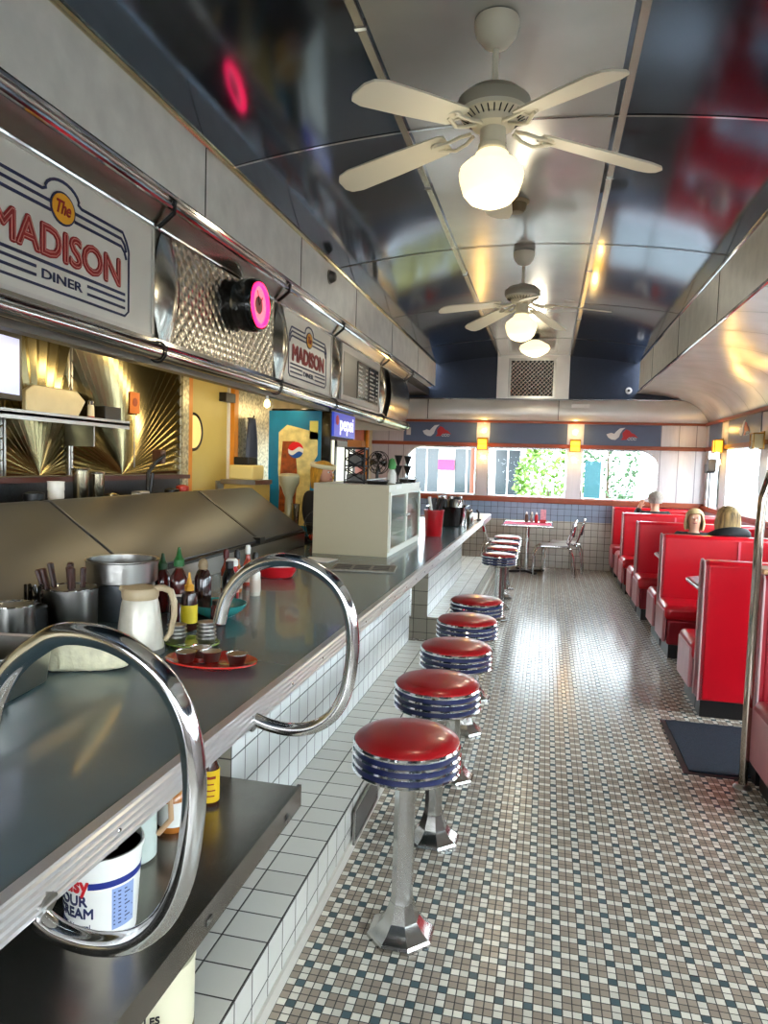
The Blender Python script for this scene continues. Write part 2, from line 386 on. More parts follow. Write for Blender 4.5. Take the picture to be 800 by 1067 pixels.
# right wall
RW = [(-2.9, -1.75), (-1.5, .05), (.3, 1.85), (2.1, 3.6), (5.3, 6.75), (7.05, 8.5), (8.85, 10.35), (10.75, 11.5)]
mb = MB(); py = [Y0]+[v for w in RW for v in w]+[Y1+.1]
for i in range(0, len(py), 2):
    if py[i] == 3.6: mb.box(XR, 3.6, 0, XR+.1, 3.95, 2.36); mb.box(XR, 4.95, 0, XR+.1, 5.3, 2.36); mb.box(XR, 3.95, 2.1, XR+.1, 4.95, 2.36)
    else: mb.box(XR, py[i], 1.0, XR+.1, py[i+1], 2.36)
for a, b2 in RW: mb.box(XR, a, 1.0, XR+.1, b2, 1.10); mb.box(XR, a, 1.93, XR+.1, b2, 2.36)
mb.box(XR, Y0, 0, XR+.1, 3.6, 1.0); mb.box(XR, 5.3, 0, XR+.1, Y1+.1, 1.0)
mb.box(XR, Y0, 2.3, XR+.1, Y1+.1, 3.4)
struct('wall_right', mb, PANEL)
for a, b2 in RW:
    wn[0] += 1; g = sgroup('window_%d' % wn[0], (XR, (a+b2)/2, 1.10)); h = (b2-a)/2
    MB().tube([(0, -h, 0), (0, h, 0), (0, h, .83), (0, -h, .83)], .014, 6, closed=True).build('window_frame', CHROME, g)
    if h > .5: B(-.01, -.012, 0, .02, .012, .83).build('mullion', CHROME, g)
    B(.05, -h, 0, .056, h, .83).build('pane', GLASS, g)
    trim(B(XR-.008, a, 1.985, XR, b2, 2.31), BLUEP)
g = sgroup('door_3', (XR, 4.45, 0))
mb = MB(); mb.box(0, -.5, 0, .05, -.4, 2.1); mb.box(0, .4, 0, .05, .5, 2.1); mb.box(0, -.4, 0, .05, .4, .25); mb.box(0, -.4, 1.98, .05, .4, 2.1)
mb.build('door_frame', STEEL, g); B(.02, -.4, .25, .026, .4, 1.98).build('pane', GLASS, g)
MB().tube([(-.04, -.36, .9), (-.04, -.36, 1.2)], .012, 8).build('door_handle', CHROME, g)
for a, b2 in ((Y0, 3.6), (5.3, Y1-.05)): trim(B(XR-.05, a, 1.03, XR, b2, 1.10), WOODH, bevel=.006)
for a, b2 in ((Y0, Y1-.05),): trim(B(XR-.03, a, 1.925+.01, XR, b2, 1.985), WOODH); trim(B(XR-.05, a, 2.31, XR, b2, 2.345), WOODH)
# left wall and rear wall
D1, D2 = (5.38, 6.18), (10.25, 11.25)
mb = MB(); pp = [Y0-.1, D1[0], D1[1], D2[0], D2[1], Y1+.1]
for i in (0, 2, 4): mb.box(XL-.1, pp[i], 0, XL, pp[i+1], 2.9)
for a, b2 in (D1, D2): mb.box(XL-.1, a, 2.27, XL, b2, 2.9)
struct('wall_left', mb, mat('back_wall_cream', '#b5a37a', .4, .1, noise=.2, nscale=6))
mb = MB(); mb.box(XL-.1, Y0-.1, 0, XR+.1, Y0, 1.0); mb.box(XL-.1, Y0-.1, 2.0, XR+.1, Y0, 3.5)
mb.box(XL-.1, Y0-.1, 1, -2.2, Y0, 2); mb.box(-.1, Y0-.1, 1, .1, Y0, 2); mb.box(2.1, Y0-.1, 1, XR+.1, Y0, 2)  # unseen rear openings, added to bring daylight to the near end
struct('wall_near', mb, PANEL)
struct('ceiling_kitchen', B(XL-.1, Y0-.1, 2.75, -1.96, Y1, 2.87), mat('dark_soffit', '#2a2620', .5))

# ---------------------------------------------------------------- tiled foot platform and counter wall
for (a, b2) in ((-1.0, 5.45), (6.35, 10.9)):
    mb = MB(); mb.box(-1.75, a, 0, -.722, b2, .212, 0)
    o = struct('platform_floor', mb, [TPLAT, TPF, TEND])
    for p in o.data.polygons:
        if abs(p.normal.x) > .5: p.material_index = 1
        elif abs(p.normal.y) > .5: p.material_index = 2
    struct('platform_curb', B(-.724, a, .0, -.712, b2, .05), mat('grout_curb', '#b9b6ac', .5))
for (a, b2) in ((2.2, 5.45), (6.35, 8.95)):
    o = struct('wall_counter', B(-1.16, a, .21, -1.01, b2, .868), [TWALL, TEND])
    for p in o.data.polygons:
        if abs(p.normal.y) > .5: p.material_index = 1
struct('wall_counter_recess', B(-1.66, 5.3, 0, -1.60, 6.5, .868), TWALL)
struct('wall_counter_end', B(-1.6, 8.95, .21, -1.5, 10.1, .868), TWALL)
g = thing('floor_vent', 'dark louvred vent set in the white tiled step beside the nearest stool', 'vent', (-.712, 2.73, .03))
mb = MB(); mb.box(0, 0, 0, .008, .42, .012); mb.box(0, 0, .138, .008, .42, .15); mb.box(0, 0, 0, .008, .012, .15); mb.box(0, .408, 0, .008, .42, .15); mb.build('frame', STEEL, g)
mb = MB(); mb.box(0, .01, .01, .002, .41, .14, 0)
for k in range(9): mb.xbox((.005, .21, .02+k*.014), (.008, .40, .003), Matrix.Rotation(.6, 3, 'Y'), 1)
mb.build('louvres', [BLACK, mat('louvre_grey', '#55524d', .4, .6)], g)

# ---------------------------------------------------------------- counter top
g = thing('service_counter_top', 'long grey laminate diner counter with ribbed metal edge', 'counter', (0, 0, .865))
MB().prism([(-.772, -.6), (-.772, 8.95), (-1.66, 8.95), (-1.66, 5.68), (-1.855, 5.68), (-1.855, 1.33), (-1.97, 1.33), (-1.97, -.6)], 'Z', 0, .065).build('worktop', LAM, g)
pe = [(-.774, 0), (-.757, 0)]
for k in range(4):
    z = .004+k*.015; pe += [(-.757, z), (-.752, z+.003), (-.752, z+.009), (-.757, z+.012)]
pe += [(-.757, .067), (-.782, .067), (-.782, .0655), (-.774, .0655)]
mb = MB(); mb.prism(pe, 'Y', -.6, 8.95); mb.build('ribbed_edge', mat('edge_metal', '#c9c6c4', .28, .6), g)
mb = MB()
for k in range(30): mb.lathe([(.0, .003), (.004, .002), (.005, 0)], 8, (-.7515, -.4+k*.31, .034), M3=Matrix.Rotation(PI/2, 3, 'Y'))
o = mb.build('edge_screws', CHROME, g)
g = thing('steel_counter_end', 'pale steel end shelf of the counter beneath the black caddy', 'counter', (0, 8.96, .85))
B(-1.5, 0, .04, -.76, 1.25, .08).build('slab', LSTEEL, g, bevel=.004)
B(-.80, 0, 0, -.75, 1.25, .075).build('edge', mat('edge_metal', '#b4b0ab'), g, bevel=.004)

# steel under-counter shelf
g = thing('steel_prep_shelf', 'low stainless steel shelf under the near end of the counter', 'shelf', (0, 0, .21))
mb = MB(); mb.box(-1.66, -.3, .295, -.752, 2.18, .31)
mb.box(-.762, -.3, .245, -.749, 2.18, .318); mb.build('shelf_top', mat('dark_shelf_steel', '#8d867d', .27, .9, noise=.2, nscale=5), g)
for x in (-1.05, -1.62):
    for y in (-.2, 1.0): B(x-.02, y-.02, 0, x+.02, y+.02, .3).build('leg', STEEL, g)
mb = MB()
for y in (1.5, 2.02, 1.0): mb.box(-.7495, y, .27, -.745, y+.03, .285)
mb.build('clip', CHROME, g)
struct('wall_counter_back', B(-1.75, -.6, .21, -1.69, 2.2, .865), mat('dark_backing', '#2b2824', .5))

# ---------------------------------------------------------------- stools
def stool():
    t = thing('counter_stool', '', 'stool', (0, 0, 0), 0, 'counter stools')
    oct_ = lambda prof: MB().lathe(prof, 8, a0=PI/8)
    oct_([(.118, 0), (.118, .012), (.112, .02), (.086, .035), (.062, .062), (.048, .10), (.042, .12)]).build('base', mat('cast_chrome', '#b8b6b2', .16, 1, bump=.05, bscale=20), t, smooth=20)
    MB().lathe([(.042, .115), (.037, .14), (.036, .55), (.05, .56), (.05, .575)], 8, a0=PI/8).build('post', mat('cast_chrome', '#b8b6b2'), t, smooth=20)
    pr_ = [(.05, .57), (.15, .575), (.172, .582)]
    for k in range(3):
        z = .584+k*.027; pr_ += [(.180, z+.001), (.184, z+.006), (.180, z+.011), (.175, z+.012), (.175, z+.026)]
    pr_ += [(.181, .668), (.182, .674), (.178, .68), (.170, .682)]
    mb = MB(); mb.lathe(pr_, 48)
    o = mb.build('seat_ring', [CHROME, NAVYS], t)
    for p in o.data.polygons:
        c = p.center; rr = math.hypot(c.x, c.y)
        if rr < .1758 and rr > .16 and .592 < c.z < .665: p.material_index = 1
    MB().lathe([(.176, .674), (.175, .684), (.163, .695), (.13, .703), (.08, .709), (.03, .711), (0, .711)], 48).build('seat_cushion', REDS, t)
    return t
ys = [2.29, 2.925, 3.55, 4.2, 4.84, 7.45, 8.07, 8.70, 9.4]
xs_ = [-.418, -.41, -.41, -.425, -.43, -.447, -.455, -.459, -.465]
ord_ = ['round red stool on a flared chrome post, nearest the camera', 'red topped chrome stool, second from the camera along the counter', 'red topped chrome stool, third from the camera along the counter',
        'red topped chrome stool, fourth from the camera, before the gap in the counter wall', 'red topped chrome stool, fifth from the camera, beside the gap in the counter wall',
        'red chrome stool, nearest of the far cluster of four', 'red chrome stool, second of the far cluster of four', 'red chrome stool, third of the far cluster of four', 'red chrome stool, farthest one near the cafe table']
for i, (x, y) in enumerate(zip(xs_, ys)):
    if i == 0: s0 = stool(); s0.location = (x, y, 0); s0['label'] = ord_[0]
    else: dup(s0, (x, y, 0), ord_[i], rot=random.uniform(-.1, .1))

# ---------------------------------------------------------------- counter loops
def loop(y, label, dx=0):
    pts2 = [(-.774, .875), (-.72, .858), (-.65, .852), (-.58, .868), (-.525, .91), (-.49, .975), (-.474, 1.06), (-.472, 1.14), (-.487, 1.22), (-.525, 1.285), (-.585, 1.328), (-.65, 1.347), (-.715, 1.345), (-.775, 1.322), (-.825, 1.28), (-.862, 1.22), (-.88, 1.15)]
    P = [Vector((-.68+(a+.68)*.94+dx*(a > -.76), 1.085+(b-1.085)*.94*(1.14 if dx and b < 1.085 else 1)-(.010 if dx else 0))) for a, b in pts2]; out = []
    for i in range(len(P)-1):
        p0, p1, p2, p3 = P[max(i-1, 0)], P[i], P[i+1], P[min(i+2, len(P)-1)]
        for k in range(4):
            t = k/4; out.append(.5*((2*p1)+(-p0+p2)*t+(2*p0-5*p1+4*p2-p3)*t*t+(-p0+3*p1-3*p2+p3)*t**3))
    out.append(P[-1])
    g = thing('chrome_loop_rail', label, 'rail', (-.774, y, .87), 0, 'chrome loop rails on the counter edge')
    MB().tube([(p.x+.774, 0, p.y-.87) for p in out], .0182, 14).build('tube', CHROME, g)
    MB().tube([(-.012, 0, .01), (.02, 0, .0)], .024, 14).build('flange', STEEL, g)
    return g
loop(1.80, 'curved chrome tube loop over the counter edge beside the red oval platter')
loop(.955, 'large chrome tube loop in the near left foreground, around the sour cream tub', -.014)

# ---------------------------------------------------------------- upper left canopy with signs
BR = 2.147
trim(B(-2.0, Y0, 2.735, -1.955, 9.7, 2.87), mat('recess_dark_steel', '#6e675b', .35, .8))
mb = MB(); mb.prism([(-1.84, 2.86), (-1.845, 2.845), (-1.95, 2.735), (-1.96, 2.75)], 'Y', Y0, 9.7); trim(mb, mat('sloped_steel', '#8a857b', .25, .9))
trim(MB().tube([(-1.852, Y0, 2.825), (-1.852, 9.72, 2.825)], .017, 10))
trim(MB().tube([(-1.945, Y0, 2.742), (-1.945, 9.72, 2.742)], .011, 8))
trim(MB().tube([(-1.93, Y0, 2.125), (-1.93, 9.75, 2.125)], .043, 16), mat('bumper_chrome', '#bfbcb5', .12, 1))
trim(B(-1.965, Y0, 2.165, -1.945, 9.7, 2.195), CHROME)
trim(B(-2.03, Y0, 2.06, -1.965, 9.7, 2.76), mat('canopy_body', '#77736b', .4, .6))
mb = MB(); mb.prism([(-1.97, 2.09), (-1.97, 2.11), (-2.9, 2.42), (-2.9, 2.40)], 'Y', Y0, 9.7); struct('ceiling_back_bar', mb, mat('hood_underside', '#8d8776', .3, .8))
trim(B(XL, 9.68, 2.06, -1.95, 9.72, 2.87), LSTEEL)
for i, y in enumerate((1.9, 3.26, 4.86, 6.25, 8.15, 9.6)):
    mb = MB(); mb.tube([(-1.83, y-.02, 2.85), (-1.845, y, 2.80), (-1.93, y, 2.735)], .012, 6); mb.tube([(-1.93+.05*math.cos(t), y, 2.125+.05*math.sin(t)) for t in [j*PI/8 for j in range(16)]], .006, 6, closed=True); trim(mb, BLACK)
    # bulging ribbed chrome fin
    y0, y1 = (y-.02, y+.27) if i < 5 else (y-.2, y+.1)
    if i == 5: y0, y1 = 8.5, 9.68
    w = (y1-y0); n = 12; nz = 14; mb = MB(); vs = []
    for a in range(n+1):
        for b2 in range(nz+1):
            tz = b2/nz; bulge = math.sin(PI*tz)
            aa = a/n; x = -1.955+.055*bulge*math.sin(PI*min(1, aa*1.0))+(.004 if a % 2 else 0)
            if i < 5: yy = y0+.14+(aa-.5)*(.10+.16*bulge)
            else: yy = y0+aa*w; x = -1.955+.02+.05*bulge+(.006 if a % 2 else 0)
            vs.append((x, yy, 2.17+tz*.565))
    fs = [(a*(nz+1)+b2, (a+1)*(nz+1)+b2, (a+1)*(nz+1)+b2+1, a*(nz+1)+b2+1) for a in range(n) for b2 in range(nz)]
    mb.add(vs, fs); trim(mb, mat('fin_chrome', '#a8a49b', .2, 1), smooth=80 if i < 5 else 20)
# sign boards
def sign(yc, y0, y1, label):
    g = thing('diner_sign', label, 'sign', (-1.963, yc, 2.2), 0, 'diner sign boards on the canopy')
    B(-.002, y0-yc, -.005, .012, y1-yc, .535).build('board', MARK, g)
    fn = lambda a, b2, h: (.013+h, a, b2)
    hw = .465
    mb = MB()
    for k, dz in enumerate((.424, .392, .358)):
        A = .09-k*.028
        if k == 0: path = [(-hw+.05, dz), (-.12, dz), (-.098, dz+.01)]+[(-.105*math.cos(t), dz+.005+.062*math.sin(t)) for t in [j*PI/12 for j in range(1, 12)]]+[(.098, dz+.01), (.12, dz), (hw-.05, dz), (hw-.02, dz-.035), (hw, dz-.075)]
        else: path = None
        if path:
            # mirror left shoulder too
            path = [(-hw, dz-.075), (-hw+.02, dz-.035)]+path
            mb.ribbon(path, .012, fn)
        else:
            for sgn in (-1, 1): mb.ribbon([(sgn*.07, dz), (sgn*(hw-.06-.0*k), dz), (sgn*(hw-.035), dz-.02), (sgn*(hw-.02), dz-.05)], .012, fn)
    mb.ribbon([(-hw, .349), (-hw, .075), (-hw+.03, .05), (hw-.03, .05), (hw, .075), (hw, .349)], .010, fn)
    mb.ribbon([(-hw+.03, .147), (hw-.03, .147)], .012, fn)
    for z in (.118, .085):
        for sgn in (-1, 1): mb.ribbon([(sgn*.155, z), (sgn*(hw-.03), z)], .011, fn)
    n = 24; ring = [(.076*math.cos(2*PI*k/n), .385+.066*math.sin(2*PI*k/n)) for k in range(n)]
    mb.prism([(a, b2) for a, b2 in ring], 'X', .014, .017)
    mb.build('stripes', NAVYI, g)
    mb = MB(); mb.prism([(.068*math.cos(2*PI*k/n), .385+.058*math.sin(2*PI*k/n)) for k in range(n)], 'X', .016, .019); mb.build('badge', YEL, g)
    mb = MB(); text_mb(mb, 'The', .075, lambda a, b2, h: (.0195+h, a, b2+.362), offset=.0015, shear=.35, width=.085); mb.build('badge_lettering', REDI, g)
    mb = MB(); text_mb(mb, 'MADISON', .165, lambda a, b2, h: (.014+h, a+.005, b2+.178), offset=.0085, width=.775); mb.build('lettering', REDI, g)
    mb = MB(); text_mb(mb, 'MADISON', .165, lambda a, b2, h: (.0175+h, a+.005, b2+.178), width=.778, outline=.0019); mb.build('inline_lettering', PINKI, g)
    mb = MB(); text_mb(mb, 'DINER', .052, lambda a, b2, h: (.014+h, a, b2+.083), offset=.001, width=.245); mb.build('small_lettering', NAVYI, g)
    mb = MB(); 
    for a, b2, c, d in ((y0, y0+.02, -.01, .54), (y1-.02, y1, -.01, .54), (y0, y1, -.01, .008), (y0, y1, .525, .54)): mb.box(.0, a-yc, c, .02, b2-yc, d)
    mb.build('frame', LSTEEL, g)
sign(2.57, 1.95, 3.25, 'large white diner sign with red lettering, nearest the camera')
sign(5.62, 5.03, 6.24, 'smaller looking white diner sign beyond the pink neon clock')
# quilted panel
g = thing('quilted_steel_panel', 'diamond quilted stainless panel behind the pink neon clock', 'panel', (-1.95, 3.42, 2.19))
mb = MB(); ny, nz = 150, 57; vs = []
for a in range(ny+1):
    for b2 in range(nz+1):
        yy = a/ny*1.42; zz = b2/nz*.54; q = .082
        p_, q_ = (yy+zz*1.0)/q, (yy-zz*1.0)/q
        h = min(abs(p_ % 1-.5), abs(q_ % 1-.5))
        vs.append((.0045*math.sin(PI*(p_ % 1))**.6*math.sin(PI*(q_ % 1))**.6, yy, zz))
mb.add(vs, [(a*(nz+1)+b2, (a+1)*(nz+1)+b2, (a+1)*(nz+1)+b2+1, a*(nz+1)+b2+1) for a in range(ny) for b2 in range(nz)])
mb.build('quilted_sheet', mat('quilt_steel', '#b9b6ae', .2, 1), g, smooth=60)
B(-.014, 0, -.01, -.004, 1.42, .55).build('backing', STEEL, g)
# neon clock
g = thing('neon_clock', 'round black clock with glowing pink neon ring on the quilted panel', 'clock', (-1.95, 4.27, 2.575))
RY = Matrix.Rotation(PI/2, 3, 'Y')
MB().lathe([(.06, -.01), (.15, 0), (.165, .05), (.168, .10), (.160, .13), (.150, .14), (.148, .12), (0, .12)], 40, M3=RY).build('housing', BLACKG, g)
MB().lathe([(.130, .121), (.130, .128), (.0, .128)], 40, M3=RY).build('dial', mat('clock_dial', '#f0a8b4', .4, emit='#ff8090', estr=.8), g)
MB().lathe([(.055, .1285), (.055, .131), (.0, .131)], 30, M3=RY).build('dial_centre', mat('clock_centre', '#8a6a64', .5), g)
MB().tube([(.138, .128*math.cos(t), .128*math.sin(t)) for t in [k*2*PI/40 for k in range(40)]], .0135, 8, closed=True).build('neon_ring', mat('neon_pink', '#ff1450', .3, emit='#ff1a50', estr=5), g)
mb = MB(); mb.tube([(.133, 0, 0), (.133, .05, .055)], .003, 5); mb.tube([(.133, 0, 0), (.133, -.03, .085)], .0025, 5); mb.build('hands', BLACK, g)
# menu board
g = thing('menu_board', 'dark menu board with white rows of lettering between chrome fins', 'menu board', (-1.95, 6.55, 2.2))
B(-.01, 0, 0, .01, 1.55, .53).build('frame', LSTEEL, g)
B(.008, .06, .05, .014, 1.49, .46).build('back_plate', STEEL, g)
for a in (.55, 1.02):
    o = B(.012, a, .06, .022, a+.42, .44).build('menu_panel', BLACKG, g)
    mb = MB()
    for k in range(8): mb.box(.0222, a+.03, .09+k*.042, .0235, a+.16+random.random()*.1, .105+k*.042); mb.box(.0222, a+.32, .09+k*.042, .0235, a+.39, .105+k*.042)
    mb.build('menu_rows', WHITEP, g)

# ---------------------------------------------------------------- back bar
# sunburst panels
def sunburst(y0, y1, yc, z0, z1, label, n=44):
    h = y1-y0; zc = z0
    g = thing('sunburst_steel_panel', label, 'panel', (XL+.012, y0, z0), 0, 'sunburst steel wall panels')
    vs = [(0, yc-y0, 0)]; fs = []
    pts = []
    for i in range(2*n+1):
        t = PI*i/(2*n); dy, dz = math.cos(t), math.sin(t); L = 1e9
        if dy > 1e-6: L = min(L, (y1-yc)/dy)
        if dy < -1e-6: L = min(L, (y0-yc)/dy)
        if dz > 1e-6: L = min(L, (z1-zc)/dz)
        pts.append((dy*L, dz*L, L))
    for i, (a, b2, L) in enumerate(pts): vs.append((.024*min(1, L/.6) if i % 2 else 0, yc-y0+a, b2))
    fs = [(0, i, i+1) for i in range(1, 2*n+1)]
    MB().add(vs, fs).build('radiating_sheet', mat('sunburst_steel', '#b3a77e', .2, 1), g, smooth=0)
    B(0, 0, 0, .02, .015, z1-z0).build('edge_strip', STEEL, g); B(0, h-.015, 0, .02, h, z1-z0).build('edge_strip', STEEL, g)
sunburst(2.2, 3.29, 2.75, 1.47, 2.35, 'radiating stainless panel at the far left edge behind the monitor', 30)
sunburst(3.3, 3.85, 3.6, 1.47, 2.35, 'narrow radiating stainless panel behind the shelf with the tray', 26)
sunburst(3.86, 5.2, 4.43, 1.47, 2.35, 'large sunburst stainless panel with the orange card, left of the kitchen door')
struct('trim_back_ledge', B(XL, 1.0, 1.435, XL+.12, 5.2, 1.465), mat('ledge_wood', '#4a2018', .4))
struct('wall_back_splash', B(XL, 1.0, .9, XL+.03, 5.2, 1.435), mat('dark_granite', '#23262b', .3, 0, noise=.5, nscale=60))
struct('trim_mosaic_post', B(XL, 5.2, .9, XL+.05, 5.3, 2.4), mat('mosaic_post', '#c8bf9e', .3, .5, noise=.6, nscale=35))
g = thing('back_bar_counter', 'steel work counter along the back wall under the cups', 'counter', (-2.72, 3.2, 0))
B(-.14, -2.2, 1.15, .2, 2.0, 1.19).build('worktop', STEEL, g, bevel=.004); B(-.14, -2.2, 0, .16, 2.0, 1.15).build('cabinet', STEEL, g)
g = thing('wall_shelf', 'narrow yellow-lit steel wall shelf on the sunburst panels', 'shelf', (-2.87, 2.2, 1.77))
B(0, 0, .02, .25, 1.9, .035).build('shelf_board', STEEL, g); B(.235, 0, 0, .25, 1.9, .05).build('front_lip', STEEL, g)
B(0, .3, -.12, .2, .31, .02).build('bracket', STEEL, g); B(0, 1.6, -.12, .2, 1.61, .02).build('bracket', STEEL, g)
SZ = 1.805
g = thing('foil_tray', 'wrapped pale tray leaning on the wall shelf', 'tray', (-2.74, 3.28, SZ))
mb = MB(); mb.prism([(0, 0), (.42, 0), (.5, .11), (.42, .165), (.06, .165), (0, .13)], 'X', 0, .03)
mb.build('tray_body', mat('tray_foil', '#c8bb94', .35, .4, noise=.08, nscale=12), g, bevel=.006)
g = thing('salt_shaker', 'small clear shaker with red base on the wall shelf', 'shaker', (-2.74, 3.87, SZ))
MB().lathe([(.02, 0), (.022, .03)], 14).build('red_base', mat('red_plastic', '#b3301c', .4), g); MB().lathe([(.022, .03), (.02, .09), (.016, .10)], 14).build('shaker_body', mat('cloudy_glass', '#d6cfb5', .2), g)
MB().lathe([(.018, .10), (.018, .12), (.01, .13), (0, .13)], 14).build('shaker_cap', CHROME, g)
o = B(0, 0, 0, .1, .17, .10).build('black_box', BLACK, None, (-2.78, 3.93, SZ), bevel=.004); tag(o, 'small black box at the right end of the wall shelf', 'box')
g = thing('order_card', 'orange card hanging on the large sunburst panel', 'card', (XL+.035, 4.48, 1.90))
B(0, 0, 0, .004, .12, .15).build('card', mat('orange_card', '#e07818', .5), g); MB().lathe([(.03, 0), (.03, .003), (0, .003)], 16, (.004, .06, .08), M3=RY).build('printed_disc', mat('dark_orange', '#a84410', .5), g)
B(0, .055, -.38, .003, .062, 0).build('hanging_strip', STEEL, g)
g = thing('order_screen', 'black framed screen at the left edge above the shelf', 'screen', (-2.62, 2.9, 1.86), math.radians(6))
B(-.02, -.35, 0, .02, .25, .34).build('bezel', BLACK, g, bevel=.004); B(.02, -.33, .03, .022, .225, .31).build('display', mat('display', '#b8c4f0', .3, emit='#a8b8f0', estr=.5), g)
MB().tube([(-.24, 0, .2), (-.02, 0, .2)], .015, 8).build('wall_arm', BLACK, g)
def cupstack(loc, label, h, r_, m, n, grp):
    g = MB()
    pr_ = [(r_*.72, 0)]
    for k in range(n): z = h*(k+1)/n; pr_ += [(r_*(.78+.2*k/n), z-.006), (r_*(.86+.16*k/n), z-.004), (r_*(.86+.16*k/n), z)]
    pr_ += [(r_*.9, h-.004), (r_*.85, h-.03), (0, h-.03)]
    o = g.lathe(pr_, 20).build('cup_stack', m, None, loc); return tag(o, label, 'cups', grp)
cupstack((-2.6, 3.37, 1.19), 'stack of white foam cups on the back bar', .26, .045, WHITEP, 6, 'cups on the back bar')
SHK = mat('shaker_steel', '#b5ab90', .2, 1)
for y, h, lb in ((3.58, .33, 'tall steel milkshake cup on the back bar, left of the two'), (3.73, .31, 'tall steel milkshake cup on the back bar, right of the two')):
    g = thing('milkshake_cup', lb, 'cup', (-2.6, y, 1.19), 0, 'steel milkshake cups on the back bar')
    MB().lathe([(.032, 0), (.034, .004), (.045, h-.01)], 20).build('cup_body', SHK, g); MB().lathe([(.045, h-.012), (.049, h-.008), (.048, h), (.044, h-.004), (.03, h-.1), (0, h-.1)], 20).build('cup_rim', CHROME, g)
for i, (y, r_, h, m_, lb, nm, ct) in enumerate(((3.2, .05, .2, BLACK, 'black plastic canister left of the foam cups', 'canister', 'canister'), (3.88, .04, .17, SHK, 'short glass-like canister right of the milkshake cups', 'canister', 'canister'),
    (4.75, .045, .2, mat('red_plastic', '#b3301c'), 'red canister at the right end of the back bar', 'canister', 'canister'), (4.6, .05, .18, BLACK, 'black canister beside the red one on the back bar', 'canister', 'canister'))):
    g = thing(nm, lb, ct, (-2.6, y, 1.19)); MB().lathe([(r_*.9, 0), (r_, .01), (r_, h*.85)], 18).build('canister_body', m_, g); MB().lathe([(r_*1.04, h*.85), (r_*1.04, h), (r_*.5, h+.01), (0, h+.01)], 18).build('lid', m_, g)
g = thing('napkin_holder', 'white framed napkin holder on the back bar below the orange card', 'holder', (-2.6, 4.2, 1.19))
mb = MB(); mb.box(-.03, -.06, 0, .03, -.05, .18); mb.box(-.03, .05, 0, .03, .06, .18); mb.box(-.03, -.06, .17, .03, .06, .18); mb.build('frame', WHITEP, g); B(-.025, -.05, 0, .02, .05, .16).build('napkins', BLACK, g)
g = thing('faucet', 'black sprayer faucet rising in front of the large sunburst panel', 'faucet', (-2.68, 4.42, 1.19))
MB().tube([(0, 0, 0), (0, 0, .30), (.03, .06, .38), (.05, .12, .42)], .014, 8).build('spout', BLACK, g); B(-.03, .09, .36, .05, .15, .46).build('sprayer_head', mat('brown_plastic', '#4a2a18', .4), g, bevel=.01)
MB().tube([(0, 0, .12), (.05, -.05, .16), (.06, -.04, .3)], .01, 6).build('lever', BLACK, g)

# slanted prep table
g = thing('refrigerated_prep_table', 'stainless prep table with three slanted lids behind the counter', 'prep table', (-1.86, 0, 0))
B(-.5, 1.35, 0, 0, 5.36, 1.04).build('body', STEEL, g)
mb = MB(); mb.prism([(-.5, 1.04), (0, 1.04), (-.02, 1.06), (-.44, 1.355), (-.5, 1.355)], 'Y', 5.33, 5.36); mb.prism([(-.5, 1.04), (0, 1.04), (-.02, 1.06), (-.44, 1.355), (-.5, 1.355)], 'Y', 1.35, 1.38); mb.build('side_cheek', STEEL, g)
for k, (a, b2) in enumerate(((1.39, 2.93), (2.95, 4.42), (4.45, 5.32))):
    mb = MB(); mb.prism([(.0, 1.05), (.004, 1.065), (-.44, 1.372), (-.5, 1.375), (-.5, 1.355), (-.44, 1.352)], 'Y', a, b2)
    lid = mb.build('lid', DSTEEL, g, bevel=.003)
mb = MB(); mb.prism([(.004, 1.055), (.01, 1.062), (-.44, 1.378), (-.45, 1.37)], 'Y', 4.42, 4.45); mb.box(-.03, 4.38, 1.045, .03, 4.46, 1.085); mb.build('gasket', BLACK, g)
B(-.01, 1.39, 1.03, .006, 5.33, 1.048).build('front_gasket', BLACK, g)

# kitchen door 1
def door(name, D, leaf, frame, x=XL, porthole=False):
    a, b2 = D; g = sgroup(name, (x, a, 0)); w = b2-a
    mb = MB(); mb.box(-.02, -.07, 0, .04, 0, 2.34); mb.box(-.02, w, 0, .04, w+.09, 2.34); mb.box(-.02, -.07, 2.27, .04, w+.09, 2.34); mb.build('door_frame', frame, g)
    B(-.06, 0, .01, -.02, w, 2.27).build('door_leaf', leaf, g)
    if porthole:
        c = (-.018, .12, 1.82)
        MB().tube([(c[0], c[1]+.15*math.cos(t), c[2]+.15*math.sin(t)) for t in [k*2*PI/36 for k in range(36)]], .014, 8, closed=True).build('porthole_gasket', BLACK, g)
        MB().lathe([(.15, 0), (.15, .004), (0, .004)], 36, c, M3=RY).build('porthole_pane', mat('lit_porthole', '#f0dc8c', .3, emit='#ffe08a', estr=.4), g)
        B(-.02, w-.2, 2.12, .05, w, 2.2).build('door_closer', BLACK, g)
        B(-.02, w-.03, 0, -.0, w, 2.27).build('edge_strip', WHITEP, g)
        B(-.02, .55, 1.3, .0, .7, 1.40).build('push_plate', STEEL, g)
    return g
door('door_1', D1, mat('cream_door', '#c9b66a', .45, noise=.05, nscale=3), YWOOD, porthole=True)
door('door_2', D2, WOOD, YWOOD)
